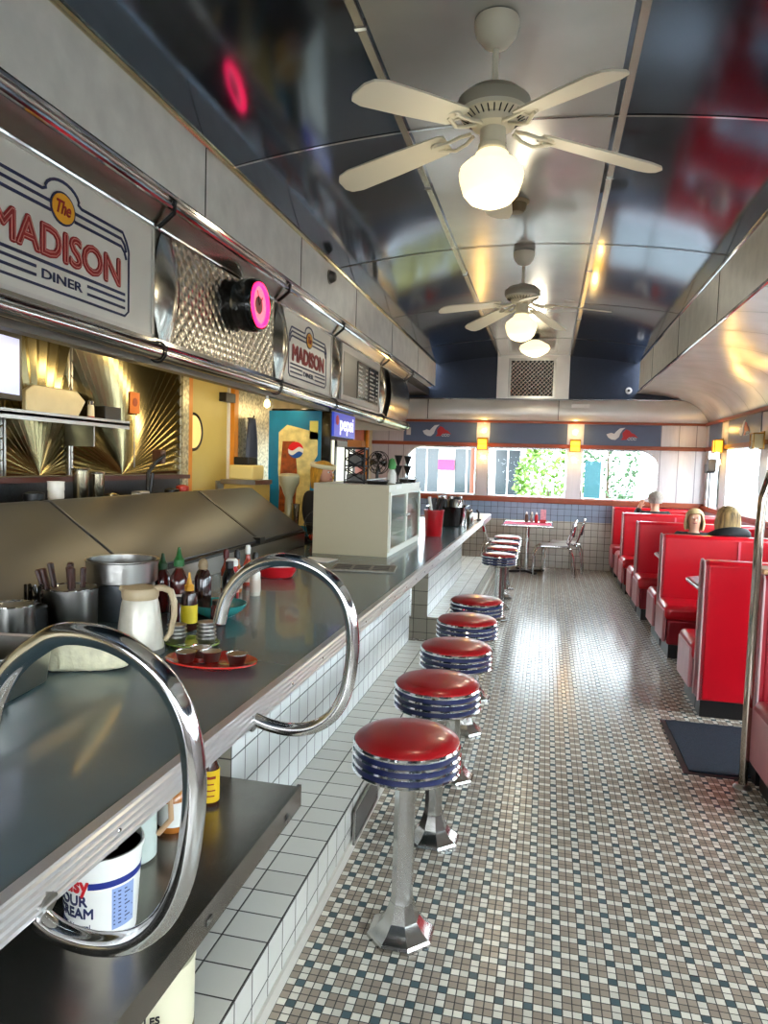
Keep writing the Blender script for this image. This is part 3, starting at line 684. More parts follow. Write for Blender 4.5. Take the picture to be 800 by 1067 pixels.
# mosaic wall strip with apron, cupboard by the cooler
struct('wall_mosaic_strip', B(XL, 6.3, .9, XL+.02, 7.2, 2.4), mat('mosaic_post', '#c8bf9e'))
g = thing('hanging_apron', 'grey-blue apron hanging beside the kitchen door', 'apron', (XL+.05, 6.5, 1.45))
mb = MB(); vs = []
for i in range(9):
    for j in range(9):
        t = j/8; w = .13*(.35+.65*math.sin(min(1, (1-t)*1.6)*PI/2)); vs.append((.03+.025*math.sin(i*2.1), (i/8-.5)*2*w, t*.55))
mb.add(vs, [(i*9+j, (i+1)*9+j, (i+1)*9+j+1, i*9+j+1) for i in range(8) for j in range(8)])
o = mb.build('apron_cloth', mat('apron_blue', '#5c6478', .8), g); o.modifiers.new('t', 'SOLIDIFY').thickness = .01
MB().tube([(-.02, 0, .55), (.04, 0, .55), (.05, 0, .58)], .008, 6).build('hook', BLACK, g)
g = thing('waffle_station', 'cream and steel equipment stack beside the blue cooler', 'appliance', (-2.62, 5.9, 0))
B(-.2, -.15, .0, .16, .3, 1.15).build('cabinet', STEEL, g); B(-.16, -.1, 1.15, .14, .25, 1.38).build('lower_unit', mat('cream_unit', '#d6bd6c', .4), g, bevel=.01); B(-.18, -.12, 1.38, .15, .27, 1.42).build('shelf', STEEL, g)
B(-.13, -.06, 1.42, .10, .2, 1.55).build('upper_unit', mat('pale_yellow', '#e3cf86', .4), g, bevel=.015); B(-.1, -.03, 1.55, .05, .16, 1.62).build('lid', BLACK, g, bevel=.01)
# beverage cooler
g = thing('beverage_cooler', 'black drinks cooler with blue soda picture on its side', 'cooler', (-2.52, 6.25, 0))
B(0, 0, 0, .58, .78, 2.08).build('cabinet', BLACKG, g, bevel=.006)
B(-.02, -.008, .1, .49, 0, 2.06).build('side_graphic', mat('soda_blue', '#1b7ea6', .3, noise=.35, nscale=2.5), g)
SODA = mat('soda_cream', '#e8d58a', .4, noise=.3, nscale=14)
mb = MB(); mb.prism([(.12, 1.0), (.38, 1.0), (.40, 1.55), (.46, 1.66), (.46, 1.86), (.30, 1.90), (.16, 1.93), (.08, 1.86), (.08, 1.5)], 'Y', -.012, -.008); mb.build('splash_picture', SODA, g)
mb = MB(); mb.prism([(.09, 1.12), (.25, 1.12), (.27, 1.45), (.24, 1.78), (.12, 1.78), (.10, 1.45)], 'Y', -.0145, -.012); mb.build('glass_picture', mat('cola_amber', '#9c4a12', .4, noise=.5, nscale=22), g)
cc = (.25, 1.70); rr_ = .075
def circ(f0, f1): return [(cc[0]+rr_*math.cos(t), cc[1]+rr_*math.sin(t)) for t in [f0+(f1-f0)*k/16 for k in range(17)]]
mb = MB(); mb.prism(circ(0, 2*PI)[:-1], 'Y', -.017, -.0145, 0)
def wave(dz): return [(cc[0]+rr_*.96*(1-2*k/12), cc[1]+dz+.018*math.sin(PI*(1-2*k/12))) for k in range(13)]
mb.prism(circ(.25, PI+.1)+[(p[0], p[1]) for p in reversed(wave(.012))][0:], 'Y', -.019, -.017, 1)
mb.prism(circ(PI+.45, 2*PI-.35)+wave(-.03)[2:-2], 'Y', -.019, -.017, 2)
mb.build('round_logo', [WHITEP, mat('logo_red', '#e0161c', .4), mat('logo_blue', '#1450a0', .4)], g)
B(.38, -.012, 1.80, .46, -.008, 1.97).build('price_sticker', mat('sticker_yellow', '#e8dc6c', .5), g)
B(.58, .03, 1.84, .60, .75, 2.06).build('lit_header', mat('header_blue', '#2a3c9c', .3, emit='#2c40b0', estr=.7), g)
mb = MB(); text_mb(mb, 'pepsi', .19, lambda a, b2, h: (.6005+h, .45+a, b2+1.905), offset=.004, width=.46); mb.build('header_lettering', mat('header_white', '#f2f2ff', .4, emit='#ffffff', estr=.8), g)
MB().lathe([(.045, 0), (.045, .003), (0, .003)], 20, (.60, .13, 1.99), M3=RY).build('header_logo', mat('logo_red', '#e0161c'), g)
dr = B(.58, .04, .12, .605, .74, 1.80).build('glass_door', mat('lit_cooler_interior', '#dfe4d8', .25, emit='#f4f2d8', estr=.75), g)
mb = MB(); mb.box(.605, .04, .12, .615, .09, 1.8); mb.box(.605, .69, .12, .615, .74, 1.8); mb.box(.605, .04, 1.74, .615, .74, 1.8); mb.build('door_frame', BLACK, dr)
mb = MB()
for k in range(4): mb.box(.606, .1, .5+k*.3, .61, .68, .52+k*.3)
mb.build('inner_shelf', STEEL, dr)
# pull-chain bulb
g = thing('bare_bulb', 'small bare bulb hanging from the canopy above the drinks cooler', 'bulb', (-1.98, 4.82, 2.06))
MB().lathe([(.012, 0), (.014, -.03)], 12).build('socket', WHITEP, g); MB().lathe([(.013, -.03), (.022, -.05), (.022, -.075), (.0, -.09)], 12).build('glass_bulb', mat('bulb_lit', '#fff0c0', .3, emit='#ffe090', estr=6), g)

# milkshake mixer
g = thing('milkshake_mixer', 'pale green-white milkshake mixer standing behind the prep table', 'mixer', (-2.12, 5.68, .93))
MB().lathe([(.09, 0), (.09, .02), (.05, .05), (.035, .08), (.033, .36), (.05, .40)], 20).build('stand', mat('mixer_cream', '#bdb998', .3, .2), g)
MB().lathe([(.05, .40), (.062, .44), (.085, .48), (.09, .54), (.07, .56), (0, .565)], 20).build('motor_head', mat('mixer_cream', '#bdb998'), g)
MB().lathe([(.026, .1), (.036, .30), (.038, .31), (.03, .30), (0, .2)], 16, (.07, -.03, 0)).build('mixing_cup', CHROME, g)
B(-.26, -.2, -.93, .1, .12, 0).build('equipment_stand', STEEL, g)
# pastry / paper cups
for k, (x, y, h, cl, lb) in enumerate(((-2.36, 5.62, .22, '#d98a3c', 'orange paper cup stack by the mixer'), (-2.27, 5.54, .26, '#e8dca0', 'tall pale cup stack next to the mixer'), (-2.38, 5.50, .16, '#c0453c', 'short red cup stack left of the pale cups'), (-2.30, 5.42, .2, '#e0c860', 'yellow cup stack in front of the mixer'))):
    cupstack((x, y, .93), lb, h, .042, mat('cup_%s' % ['orange', 'pale', 'crimson', 'yellow'][k], cl, .5), 5, 'cups beside the milkshake mixer')
# wire wheel basket with tomatoes
g = thing('wire_fruit_basket', 'round black wire basket of tomatoes beside the prep table end', 'basket', (-1.78, 5.51, .93))
mb = MB()
for rr_, z in ((.05, .0), (.10, .03), (.13, .09), (.135, .16)): mb.tube([(rr_*math.cos(t), rr_*math.sin(t), z) for t in [k*2*PI/24 for k in range(24)]], .004, 5, closed=True)
for k in range(10):
    t = 2*PI*k/10; mb.tube([(a*math.cos(t), a*math.sin(t), z) for a, z in ((.05, 0), (.10, .03), (.13, .09), (.135, .16))], .003, 5)
mb.tube([(.135*math.cos(t), 0, .16+.12*math.sin(t)) for t in [k*PI/16 for k in range(17)]], .004, 5)
mb.build('wire_frame', BLACK, g)
for k in range(7):
    t = 2*PI*k/6; x, y, z = (.06*math.cos(t), .06*math.sin(t), .055) if k < 6 else (0, 0, .11)
    tm = MB(); tm.sph((0, 0, 0), (.036, .036, .031), 14); tm.lathe([(.012, .028), (.004, .033), (0, .034)], 6, m=1)
    o = tm.build('tomato', [mat('tomato_red', '#b3281c', .25), mat('stem_green', '#3c5c20', .6)], None, (-1.78+x, 5.51+y, .93+z)); tag(o, 'red tomato in the round wire basket' if k < 6 else 'red tomato on top of the others in the wire basket', 'tomato', 'tomatoes in the wire basket')


# ================================================================ COUNTER ITEMS
CT = .9305
# red oval platter with steel cups
def platter(loc, sx, sy, m, name, label, deep=.02):
    o = MB().lathe([(.0, .004), (.7, .004), (.78, .010), (1, deep), (1.0, deep+.005), (.97, deep+.005), (.76, .014), (.70, .010), (0, .009)], 48, sx=sx, sy=sy).build(name, m, None, loc)
    return tag(o, label, 'plate')
platter((-1.035, 2.09, CT-.003), .155, .10, mat('red_plate', '#b3180c', .22, coat=.5), 'oval_platter', 'red oval platter holding steel sauce cups on the counter')
def saucecup(loc, label, r_=.033, h=.033, grp='steel sauce cups on the red platter'):
    g = thing('sauce_cup', label, 'cup', loc, 0, grp)
    MB().lathe([(r_*.7, 0), (r_*.75, .003), (r_, h)], 24).build('cup_wall', STEEL, g)
    MB().lathe([(r_, h-.001), (r_*1.08, h), (r_*1.08, h+.002), (r_*.97, h+.001), (r_*.72, .006), (0, .006)], 24).build('rolled_rim', CHROME, g)
for (x, y), lb in (((-1.12, 2.08), 'steel sauce cup at the left front of the red platter'), ((-1.045, 2.11), 'steel sauce cup in the middle of the red platter'), ((-.955, 2.11), 'steel sauce cup at the right of the red platter'), ((-1.10, 2.145), 'steel sauce cup at the back left of the red platter')):
    saucecup((x, y, CT+.007), lb)
# green saucer with stacked creamer cups
platter((-1.215, 2.30, CT-.003), .10, .08, mat('green_plate', '#7c9440', .25, coat=.5), 'green_saucer', 'olive green saucer with stacks of steel cups', .012)
for (x, y, n), lb in (((-1.165, 2.31, 5), 'stack of steel sauce cups at the right of the green saucer'), ((-1.27, 2.29, 4), 'stack of steel sauce cups at the left of the green saucer')):
    pr_ = [(.028, 0)]
    for k in range(n): z = .014*(k+1); pr_ += [(.033-.001*k, z+.004), (.037-.001*k, z+.006), (.037-.001*k, z+.009), (.031-.001*k, z+.010)]
    pr_ += [(.02, .014*n+.012), (0, .014*n+.012)]
    o = MB().lathe(pr_, 24).build('sauce_cup_stack', STEEL, None, (x, y, CT+.007)); tag(o, lb, 'cups', 'stacked sauce cups on the green saucer')
# teal bowl
o = MB().lathe([(.05, 0), (.055, .004), (.09, .02), (.118, .045), (.125, .062), (.121, .063), (.112, .045), (.085, .024), (.05, .012), (0, .012)], 40, sx=1, sy=.95).build('teal_bowl', mat('teal_glaze', '#2f8c88', .2, coat=.5), None, (-1.33, 2.74, CT)); tag(o, 'wide teal glazed bowl on the counter behind the bottles', 'bowl')
# bottles
def bottle(name, loc, label, prof, m, cap, capm, lab=None, grp=None, nm='bottle'):
    g = thing(name, label, 'bottle', loc, 0, grp)
    MB().lathe(prof, 24).build('bottle_body', m, g)
    MB().lathe(cap, 18).build('cap', capm, g)
    if lab: MB().lathe([(lab[0], lab[1]), (lab[0]+.0008, lab[1]), (lab[0]+.0008, lab[2]), (lab[0], lab[2])], 24).build('paper_label', lab[3], g)
    return g
HOT = mat('hot_sauce', '#4a0c08', .15, coat=.6); GCAP = mat('green_cap', '#145c22', .4)
SR = [(.030, 0), (.034, .006), (.034, .13), (.030, .16), (.016, .185), (.014, .19)]
SC = [(.017, .186), (.017, .21), (.014, .214), (.009, .225), (.004, .255), (0, .257)]
bottle('chili_sauce_bottle', (-1.49, 2.70, CT), 'red hot sauce bottle with bright green nozzle cap, right of the two', [(a*1.1, z*1.08) for a, z in SR], HOT, [(a*1.3, z*1.15) for a, z in SC], GCAP, (.0376, .02, .10, mat('white_label', '#c8b8a8', .5)), 'green capped hot sauce bottles')
bottle('chili_sauce_bottle', (-1.60, 2.76, CT), 'dark hot sauce bottle with dark green nozzle cap, left of the two', SR, HOT, [(a*1.2, z) for a, z in SC], mat('dark_green_cap', '#0f3f1c', .4), None, 'green capped hot sauce bottles')
bottle('honey_mustard_bottle', (-1.335, 2.50, CT), 'brown squeeze bottle with yellow label and yellow nozzle cap', [(.028, 0), (.031, .005), (.031, .12), (.026, .145), (.014, .155)], mat('brown_sauce', '#35140a', .2, coat=.4), [(.018, .155), (.018, .175), (.012, .18), (.006, .205), (.004, .225), (0, .226)], mat('mustard_cap', '#d99c1c', .4), (.0315, .03, .10, mat('yellow_label', '#d8c020', .5)))
bottle('steak_sauce_bottle', (-1.405, 2.75, CT), 'tall dark brown sauce bottle with round tan cap', [(.034, 0), (.036, .005), (.036, .16), (.026, .19), (.018, .20)], mat('brown_sauce2', '#2c100a', .15, coat=.6), [(.019, .20), (.022, .215), (.018, .235), (.008, .245), (0, .245)], mat('tan_cap', '#8a7456', .5))
bottle('dark_sauce_bottle', (-1.345, 2.88, CT), 'black sauce bottle behind the tall brown one', [(.03, 0), (.032, .005), (.032, .15), (.02, .18), (.016, .19)], BLACKG, [(.018, .19), (.018, .22), (0, .222)], BLACK)
bottle('ketchup_bottle', (-1.435, 3.10, CT), 'red ketchup bottle with white flip cap', [(.03, 0), (.034, .006), (.034, .12), (.026, .155), (.02, .165)], mat('ketchup', '#b3181c', .3), [(.028, .165), (.028, .19), (.02, .20), (0, .20)], WHITEP, (.0345, .04, .09, mat('pink_label', '#d9b0a0', .5)))
for (x, y), lb, cm, lm in (((-1.50, 3.30), 'small orange hot pepper bottle with black cap', BLACK, '#c07040'), ((-1.53, 3.50), 'small hot pepper bottle with pale round cap', WHITEP, '#b04030'), ((-1.38, 3.25), 'small glass pepper bottle with white label by the chrome loop', BLACK, '#d0c8b8'), ((-1.56, 3.30), 'small hot pepper bottle with dark red cap, left of the pair', mat('dark_red_cap', '#5a1414', .4), '#803020')):
    bottle('pepper_sauce_bottle', (x, y, CT), lb, [(.024, 0), (.026, .004), (.026, .11), (.016, .135), (.011, .15), (.011, .17)], mat('pepper_'+lm[1:], lm, .2, coat=.5), [(.014, .168), (.015, .20), (.010, .215), (0, .218)], cm, (.0265, .02, .08, mat('white_label', '#c8b8a8')), 'small pepper sauce bottles')
for (x, y), lb in (((-1.27, 2.62), 'short dark syrup jar beside the yellow label bottle'), ((-1.44, 2.60), 'short dark syrup jar left of the yellow label bottle')):
    bottle('syrup_jar', (x, y, CT), lb, [(.026, 0), (.03, .004), (.03, .07), (.022, .085)], HOT, [(.025, .083), (.025, .10), (0, .102)], BLACK, None, 'short syrup jars')
# thermal pitcher
g = thing('coffee_pitcher', 'pale insulated coffee pitcher with beige lid and handle', 'pitcher', (-1.33, 2.15, CT))
MB().lathe([(.070, 0), (.079, .006), (.080, .02), (.076, .06), (.062, .17), (.056, .19)], 36).build('jug_body', mat('pitcher_pearl', '#c3bdae', .28, .15, noise=.1, nscale=30), g)
MB().lathe([(.058, .188), (.061, .195), (.062, .215), (.057, .225), (.03, .232), (0, .233)], 36).build('lid', mat('pitcher_beige', '#b8a482', .4), g)
MB().tube([(.045, .01, .224), (.075, .018, .226), (.10, .024, .215), (.112, .027, .18), (.112, .027, .13), (.10, .024, .07), (.082, .02, .045)], [.010, .012, .012, .011, .010, .010, .008], 10).build('handle', mat('pitcher_beige', '#b8a482'), g)
MB().tube([(-.045, -.01, .215), (-.068, -.016, .222)], [.016, .008], 8).build('spout', mat('pitcher_beige', '#b8a482'), g)
MB().lathe([(.0805, 0), (.0815, .002), (.0815, .018), (.0805, .02)], 36).build('base_band', mat('base_grey', '#6c6c66', .4), g)
# steel pots
def pot(name, label, loc, r_, h, m=STEEL):
    g = thing(name, label, 'pot', loc)
    MB().lathe([(r_*.93, 0), (r_*.97, .01), (r_, h-.005)], 40).build('pot_wall', m, g)
    MB().lathe([(r_, h-.006), (r_+.008, h-.003), (r_+.008, h), (r_-.004, h), (r_-.008, h-.01), (r_*.93, .012), (0, .012)], 40).build('rolled_rim', CHROME, g)
    return g
pot('utensil_pot', 'round steel pot full of brown-handled cutlery', (-1.755, 2.36, CT), .097, .165)
g = pot('soup_pot', 'large wide steel inset pot behind the pitcher', (-1.705, 2.62, CT), .118, .15, DSTEEL)
MB().lathe([(.118, .145), (.135, .15), (.142, .155), (.142, .235), (.148, .24), (.148, .243), (.138, .242), (.134, .16), (0, .155)], 44).build('upper_pan', STEEL, g)
# cutlery
for k in range(10):
    a = random.uniform(-.06, .06); b2 = random.uniform(-.05, .05); tx, ty = (a-.03)*.55, b2*.5
    g = thing('steak_knife', 'brown wooden-handled knife standing in the round steel pot', 'knife', (-1.755+a*.8, 2.36+b2, CT+.02), 0, 'wooden handled knives in the steel pot')
    p0 = Vector((0, 0, 0)); d = Vector((tx, ty, .20+random.uniform(-.01, .02)))
    mbk = MB(); mbk.tube([p0, p0+d*.5], .004, 4); mbk.build('blade', STEEL, g)
    MB().tube([d*.5, d*.53, d*.8, d*1.08, d*1.1], [.006, .0085, .0085, .010, .006], 8, ell=1.5).build('handle', DWOOD, g)
# left edge pan with lumps
g = pot('small_steel_bin', 'small steel container at the left edge behind the large pan', (-1.775, 2.08, CT), .07, .15)
# hotel pan
g = thing('hotel_pan', 'rectangular steel pan at the left edge of the counter', 'pan', (-1.53, 1.66, CT), math.radians(8))
def panmesh(w, l, h, t=.004):
    mb = MB(); n = 6
    def ring(w_, l_, r_, z):
        out = []
        for cx, cy, t0 in ((w_/2-r_, -l_/2+r_, -PI/2), (w_/2-r_, l_/2-r_, 0), (-w_/2+r_, l_/2-r_, PI/2), (-w_/2+r_, -l_/2+r_, PI)):
            for i in range(n): t_ = t0+i*PI/2/(n-1); out.append((cx+r_*math.cos(t_), cy+r_*math.sin(t_), z))
        return out
    rings = [ring(w*.80, l*.85, .02, 0), ring(w*.86, l*.9, .035, .008), ring(w*.94, l*.95, .035, h-.006), ring(w*1.06, l*1.04, .045, h-.002), ring(w*1.06, l*1.04, .045, h), ring(w*.93, l*.94, .034, h-.004), ring(w*.84, l*.88, .03, .012)]
    N = len(rings[0]); vs = [p for r_ in rings for p in r_]
    fs = [(i*N+k, i*N+(k+1) % N, (i+1)*N+(k+1) % N, (i+1)*N+k) for i in range(len(rings)-1) for k in range(N)]+[tuple(range(N-1, -1, -1)), tuple((len(rings)-1)*N+k for k in range(N))]
    return mb.add(vs, fs)
panmesh(.34, .26, .13).build('pan_shell', STEEL, g)
# wrapped loaf
g = thing('wrapped_sandwich_bag', 'crumpled cream paper-wrapped parcel on the counter', 'parcel', (-1.385, 1.93, CT), math.radians(24))
mb = MB(); nx, ny_ = 22, 14; vs = []
random.seed(3)
for i in range(nx+1):
    for j in range(ny_+1):
        th = 2*PI*j/ny_; tt = i/nx; rad = 1-.25*abs(2*tt-1)**4
        cx, cz_ = math.cos(th), math.sin(th)
        sx = math.copysign(abs(cx)**.45, cx); sz = math.copysign(abs(cz_)**.45, cz_)
        hh = .052*(1.0-.18*tt)
        vs.append((-.13+.26*tt+random.uniform(-.004, .004), .055*rad*sx+random.uniform(-.004, .004), hh*(1+rad*sz)+ (random.uniform(-.005, .005) if sz > 0 else 0)))
N = ny_+1
mb.add(vs, [(i*N+j, (i+1)*N+j, (i+1)*N+j+1, i*N+j+1) for i in range(nx) for j in range(ny_)]+[tuple(range(N)), tuple(nx*N+k for k in range(N))])
mb.build('paper_wrap', mat('parchment', '#cfc9a8', .6, noise=.18, nscale=25, bump=.5, bscale=30), g, smooth=30)
# black clutter: tongs holder / grater between pots
g = thing('black_utensil_caddy', 'dark caddy of utensils between the two steel pots at left', 'caddy', (-1.80, 2.205, CT))
B(-.04, -.04, 0, .04, .04, .12).build('caddy_box', BLACK, g, bevel=.01)
mb = MB()
for k in range(7): mb.tube([(random.uniform(-.03, .03), random.uniform(-.03, .03), .1), (random.uniform(-.04, .04), random.uniform(-.04, .04), .19)], .006, 6)
mb.build('utensils', BLACKG, g)
# red baskets with paper
g = thing('red_food_basket', 'stack of red plastic food baskets lined with white paper', 'basket', (-1.50, 3.82, CT))
for k in range(2):
    mb = MB(); z = k*.018
    mb.lathe([(.085, z), (.10, z+.01), (.118, z+.045), (.124, z+.047), (.122, z+.040), (.1, z+.006), (0, z+.005)], 36, sx=1.0, sy=.72); mb.build('basket_shell', mat('basket_red', '#c81a24', .35), g)
mb = MB(); mb.lathe([(0, .04), (.09, .045), (.112, .07), (.108, .072), (.085, .05), (0, .046)], 9, sx=1, sy=.7); mb.build('paper_liner', mat('paper', '#e6e4dc', .7, bump=.4, bscale=25), g, smooth=10)
o = MB().prism([(-.11, -.08), (.10, -.10), (.12, .08), (-.09, .10)], 'Z', 0, .004).build('paper_napkin', mat('paper', '#e6e4dc'), None, (-1.50, 4.60, CT)); tag(o, 'white paper napkin lying on the counter left of the case', 'napkin')
g = thing('newspaper', 'folded newspaper lying on the counter before the pastry case', 'newspaper', (-1.10, 4.32, CT), math.radians(8))
B(-.20, -.13, 0, .20, .13, .012).build('folded_pages', mat('newsprint', '#8f897c', .7, noise=.3, nscale=70), g, bevel=.004)
mb = MB()
for k in range(9): mb.box(-.18+(k % 3)*.12, -.1+(k//3)*.065, .0121, -.08+(k % 3)*.12, -.06+(k//3)*.065, .0128)
mb.build('printed_columns', mat('news_ink', '#4c4a46', .7, noise=.5, nscale=120), g)
# pastry case
g = thing('pastry_case', 'boxy cream display case with glass doors on the counter', 'display case', (-1.09, 4.93, CT))
W_, L_, H_ = .56, 1.25, .515
CASE = mat('case_cream', '#b3a88c', .4); CASEW = mat('case_white', '#dcdccf', .35)
B(-W_, 0, 0, -.0, .012, H_).build('side_panel', CASE, g); B(-W_, L_-.012, 0, 0, L_, H_).build('side_panel', CASEW, g)
B(-W_, .012, 0, -.0, L_-.012, .03).build('bottom_panel', CASEW, g); B(-W_, .012, H_-.05, -.0, L_-.012, H_).build('top_panel', CASEW, g)
B(-W_, .012, .03, -W_+.012, L_-.012, H_-.05).build('back_panel', CASEW, g)
mid = L_/2
for a, b2 in ((.012, mid), (mid, L_-.012)):
    dd = MB(); dd.box(-.002, a, .03, .014, a+.03, H_-.05); dd.box(-.002, b2-.03, .03, .014, b2, H_-.05); dd.box(-.002, a+.03, .03, .014, b2-.03, .055); dd.box(-.002, a+.03, H_-.075, .014, b2-.03, H_-.05)
    d0 = dd.build('door', CASEW, g); B(.004, a+.03, .055, .008, b2-.03, H_-.075).build('pane', GLASS, d0); MB().sph((.024, b2-.045 if a < .1 else a+.045, .27), .012, 10).build('knob', CHROME, d0)
B(-W_+.02, .02, .25, -.03, L_-.02, .262).build('inner_shelf', CASEG, g)
B(-.004, .25, H_-.035, .0015, .45, H_-.012).build('name_plate', WHITEP, g)
for k, (x, y, z, lb) in enumerate(((-.28, .3, .03, 'round pie on the lower floor of the pastry case, near side'), (-.28, .85, .03, 'round pie on the lower floor of the pastry case, far side'))):
    t = thing('pie', lb, 'pie', (-1.09+x, 4.93+y, CT+z), 0, 'pies in the pastry case')
    MB().lathe([(.085, 0), (.11, .03), (.115, .032)], 28).build('tin', STEEL, t); MB().lathe([(.11, .03), (.112, .04), (.09, .052), (.04, .06), (0, .062)], 28).build('crust', mat('crust', '#b3803c', .7, noise=.3, nscale=40, bump=.4, bscale=50), t)
# things on top of the case
TZ = CT+H_
g = thing('black_wire_rack', 'black wire rack with crossed bars standing on the case', 'rack', (-1.36, 5.12, TZ))
mb = MB()
for x in (-.10, .05):
    for y in (-.05, .05): mb.tube([(x, y, 0), (x, y, .27)], .007, 6)
for z in (.01, .13, .26):
    mb.tube([(-.10, -.05, z), (.05, -.05, z), (.05, .05, z), (-.10, .05, z)], .006, 6, closed=True)
for y in (-.05, .05):
    for a in range(3): mb.tube([(-.10, y, .02+a*.08), (.05, y, .10+a*.08)], .005, 5); mb.tube([(.05, y, .02+a*.08), (-.10, y, .10+a*.08)], .005, 5)
mb.build('wire_frame', BLACK, g); B(-.08, -.04, .13, .03, .04, .22).build('dark_bin', BLACKG, g, bevel=.01); B(-.09, -.045, .005, .04, .045, .07).build('grey_bin', mat('smoky_grey', '#55534e', .4), g, bevel=.01)
o = B(-.06, -.05, 0, .05, .05, .05).build('cardboard_box', mat('cardboard', '#b06a2c', .7), None, (-1.385, 5.12, TZ+.27), bevel=.004); tag(o, 'small orange cardboard box on top of the black wire rack', 'box')
g = thing('desk_fan', 'small black caged desk fan on the case', 'fan', (-1.255, 5.25, TZ), math.radians(-20))
MB().lathe([(.05, 0), (.05, .012), (.012, .02), (.012, .1)], 18).build('base', BLACK, g)
mb = MB(); RYx = Matrix.Rotation(PI/2, 3, 'X')
for rr_, yy in ((.085, .0), (.085, .03), (.06, -.012), (.03, -.018)): mb.tube([(rr_*math.cos(t), yy, .16+rr_*math.sin(t)) for t in [k*2*PI/28 for k in range(28)]], .0035, 5, closed=True)
for k in range(16):
    t = 2*PI*k/16; mb.tube([(.0, -.02, .16), (.06*math.cos(t), -.012, .16+.06*math.sin(t)), (.085*math.cos(t), 0, .16+.085*math.sin(t))], .002, 4)
mb.build('cage', BLACK, g)
mb = MB()
for k in range(4):
    t = 2*PI*k/4; c_, s_ = math.cos(t), math.sin(t); mb.add([(0, .01, .16), (.07*c_-.03*s_, .005, .16+.07*s_+.03*c_), (.075*c_, .012, .16+.075*s_), (.06*c_+.03*s_, .02, .16+.06*s_-.03*c_)], [(0, 1, 2, 3)])
o = mb.build('blade', BLACKG, g); o.modifiers.new('t', 'SOLIDIFY').thickness = .003
g = thing('green_spray_bottle', 'green and white bottle between black cones on the case', 'bottle', (-1.17, 5.38, TZ))
MB().lathe([(.03, 0), (.033, .005), (.033, .08), (.015, .11)], 18).build('bottle_body', WHITEP, g); MB().lathe([(.015, .11), (.03, .12), (.034, .15), (.02, .19), (0, .2)], 16).build('green_cap', mat('leaf_green', '#4c9c50', .5), g)
for k, (x, y, z, lb) in enumerate(((-1.135, 5.45, 0, 'stack of black cone cups on the case, front'), (-1.12, 5.75, 0, 'stack of black cone cups on the case, back'))):
    g = thing('cone_stack', lb, 'cups', (x, y, TZ), 0, 'black cone cups on the case')
    MB().lathe([(.035, 0), (.035, .008), (.006, .015), (.006, .08)], 14).build('stand', BLACK, g)
    for q in range(2): MB().lathe([(.006, .06+q*.08), (.034, .14+q*.08), (.03, .142+q*.08), (0, .10+q*.08)], 14).build('cone', BLACK, g)
for (x, y, w, lb) in ((-1.22, 5.12, .11, 'flat black tray lying on the near corner of the case'), (-1.15, 5.92, .10, 'flat black tray lying on the far corner of the case')):
    g = thing('black_tray', lb, 'tray', (x, y, TZ), .2, 'black trays on the case'); panmesh(w*1.6, w*1.8, .03).build('tray_shell', BLACKG, g)
    MB().tube([(-.08, -.03, .03), (.07, .05, .045)], .006, 6).build('tongs', STEEL, g)
# red bucket & black caddies
g = thing('red_bucket', 'tall red bucket on the counter beyond the case', 'bucket', (-1.02, 6.62, CT))
MB().lathe([(.075, 0), (.078, .005), (.092, .24)], 30).build('bucket_wall', mat('bucket_red', '#a80c18', .3, coat=.3), g); MB().lathe([(.092, .24), (.097, .242), (.097, .25), (.09, .25), (.08, .1), (0, .1)], 30).build('rim', mat('bucket_red', '#a80c18'), g)
mb = MB()
for k in range(6): mb.tube([(random.uniform(-.05, .05), random.uniform(-.05, .05), .1), (random.uniform(-.08, .08), random.uniform(-.06, .06), .36)], [.012, .02], 7)
mb.build('brush_handles', BLACK, g); MB().tube([(0, -.02, .12), (-.045, -.03, .37)], [.012, .016], 8).build('white_handle', WHITEP, g)
g = thing('coffee_caddy', 'black heaped caddy of jars on the far end of the counter', 'caddy', (-1.06, 7.9, CT))
panmesh(.42, .5, .22).build('bin', BLACKG, g)
for k in range(9):
    x, y = random.uniform(-.14, .14), random.uniform(-.18, .18)
    j = MB().lathe([(.03, .1), (.035, .11), (.035, .27), (.02, .30)], 14, (x, y, 0)).build('jar', [BLACK, STEEL, mat('jar_brown', '#4c3424', .3), CHROME][k % 4], g); MB().lathe([(.025, .30), (.025, .325), (0, .327)], 12, (x, y, 0)).build('lid', [CHROME, BLACK][k % 2], j)
g = thing('steel_creamer_jar', 'small steel canister at the counter edge beside the black caddy', 'canister', (-.86, 8.35, CT)); MB().lathe([(.035, 0), (.04, .01), (.04, .12), (.03, .14)], 18).build('canister_body', STEEL, g); MB().lathe([(.032, .14), (.032, .155), (.01, .17), (0, .17)], 18).build('lid', CHROME, g)
g = thing('black_door_stop', 'small black clip on the far counter edge', 'clip', (-.80, 8.80, CT)); B(-.02, -.03, 0, .03, .03, .02).build('clip_base', BLACK, g); MB().tube([(0, 0, .02), (0, 0, .10), (-.03, 0, .13)], .012, 8).build('clip_arm', BLACK, g)

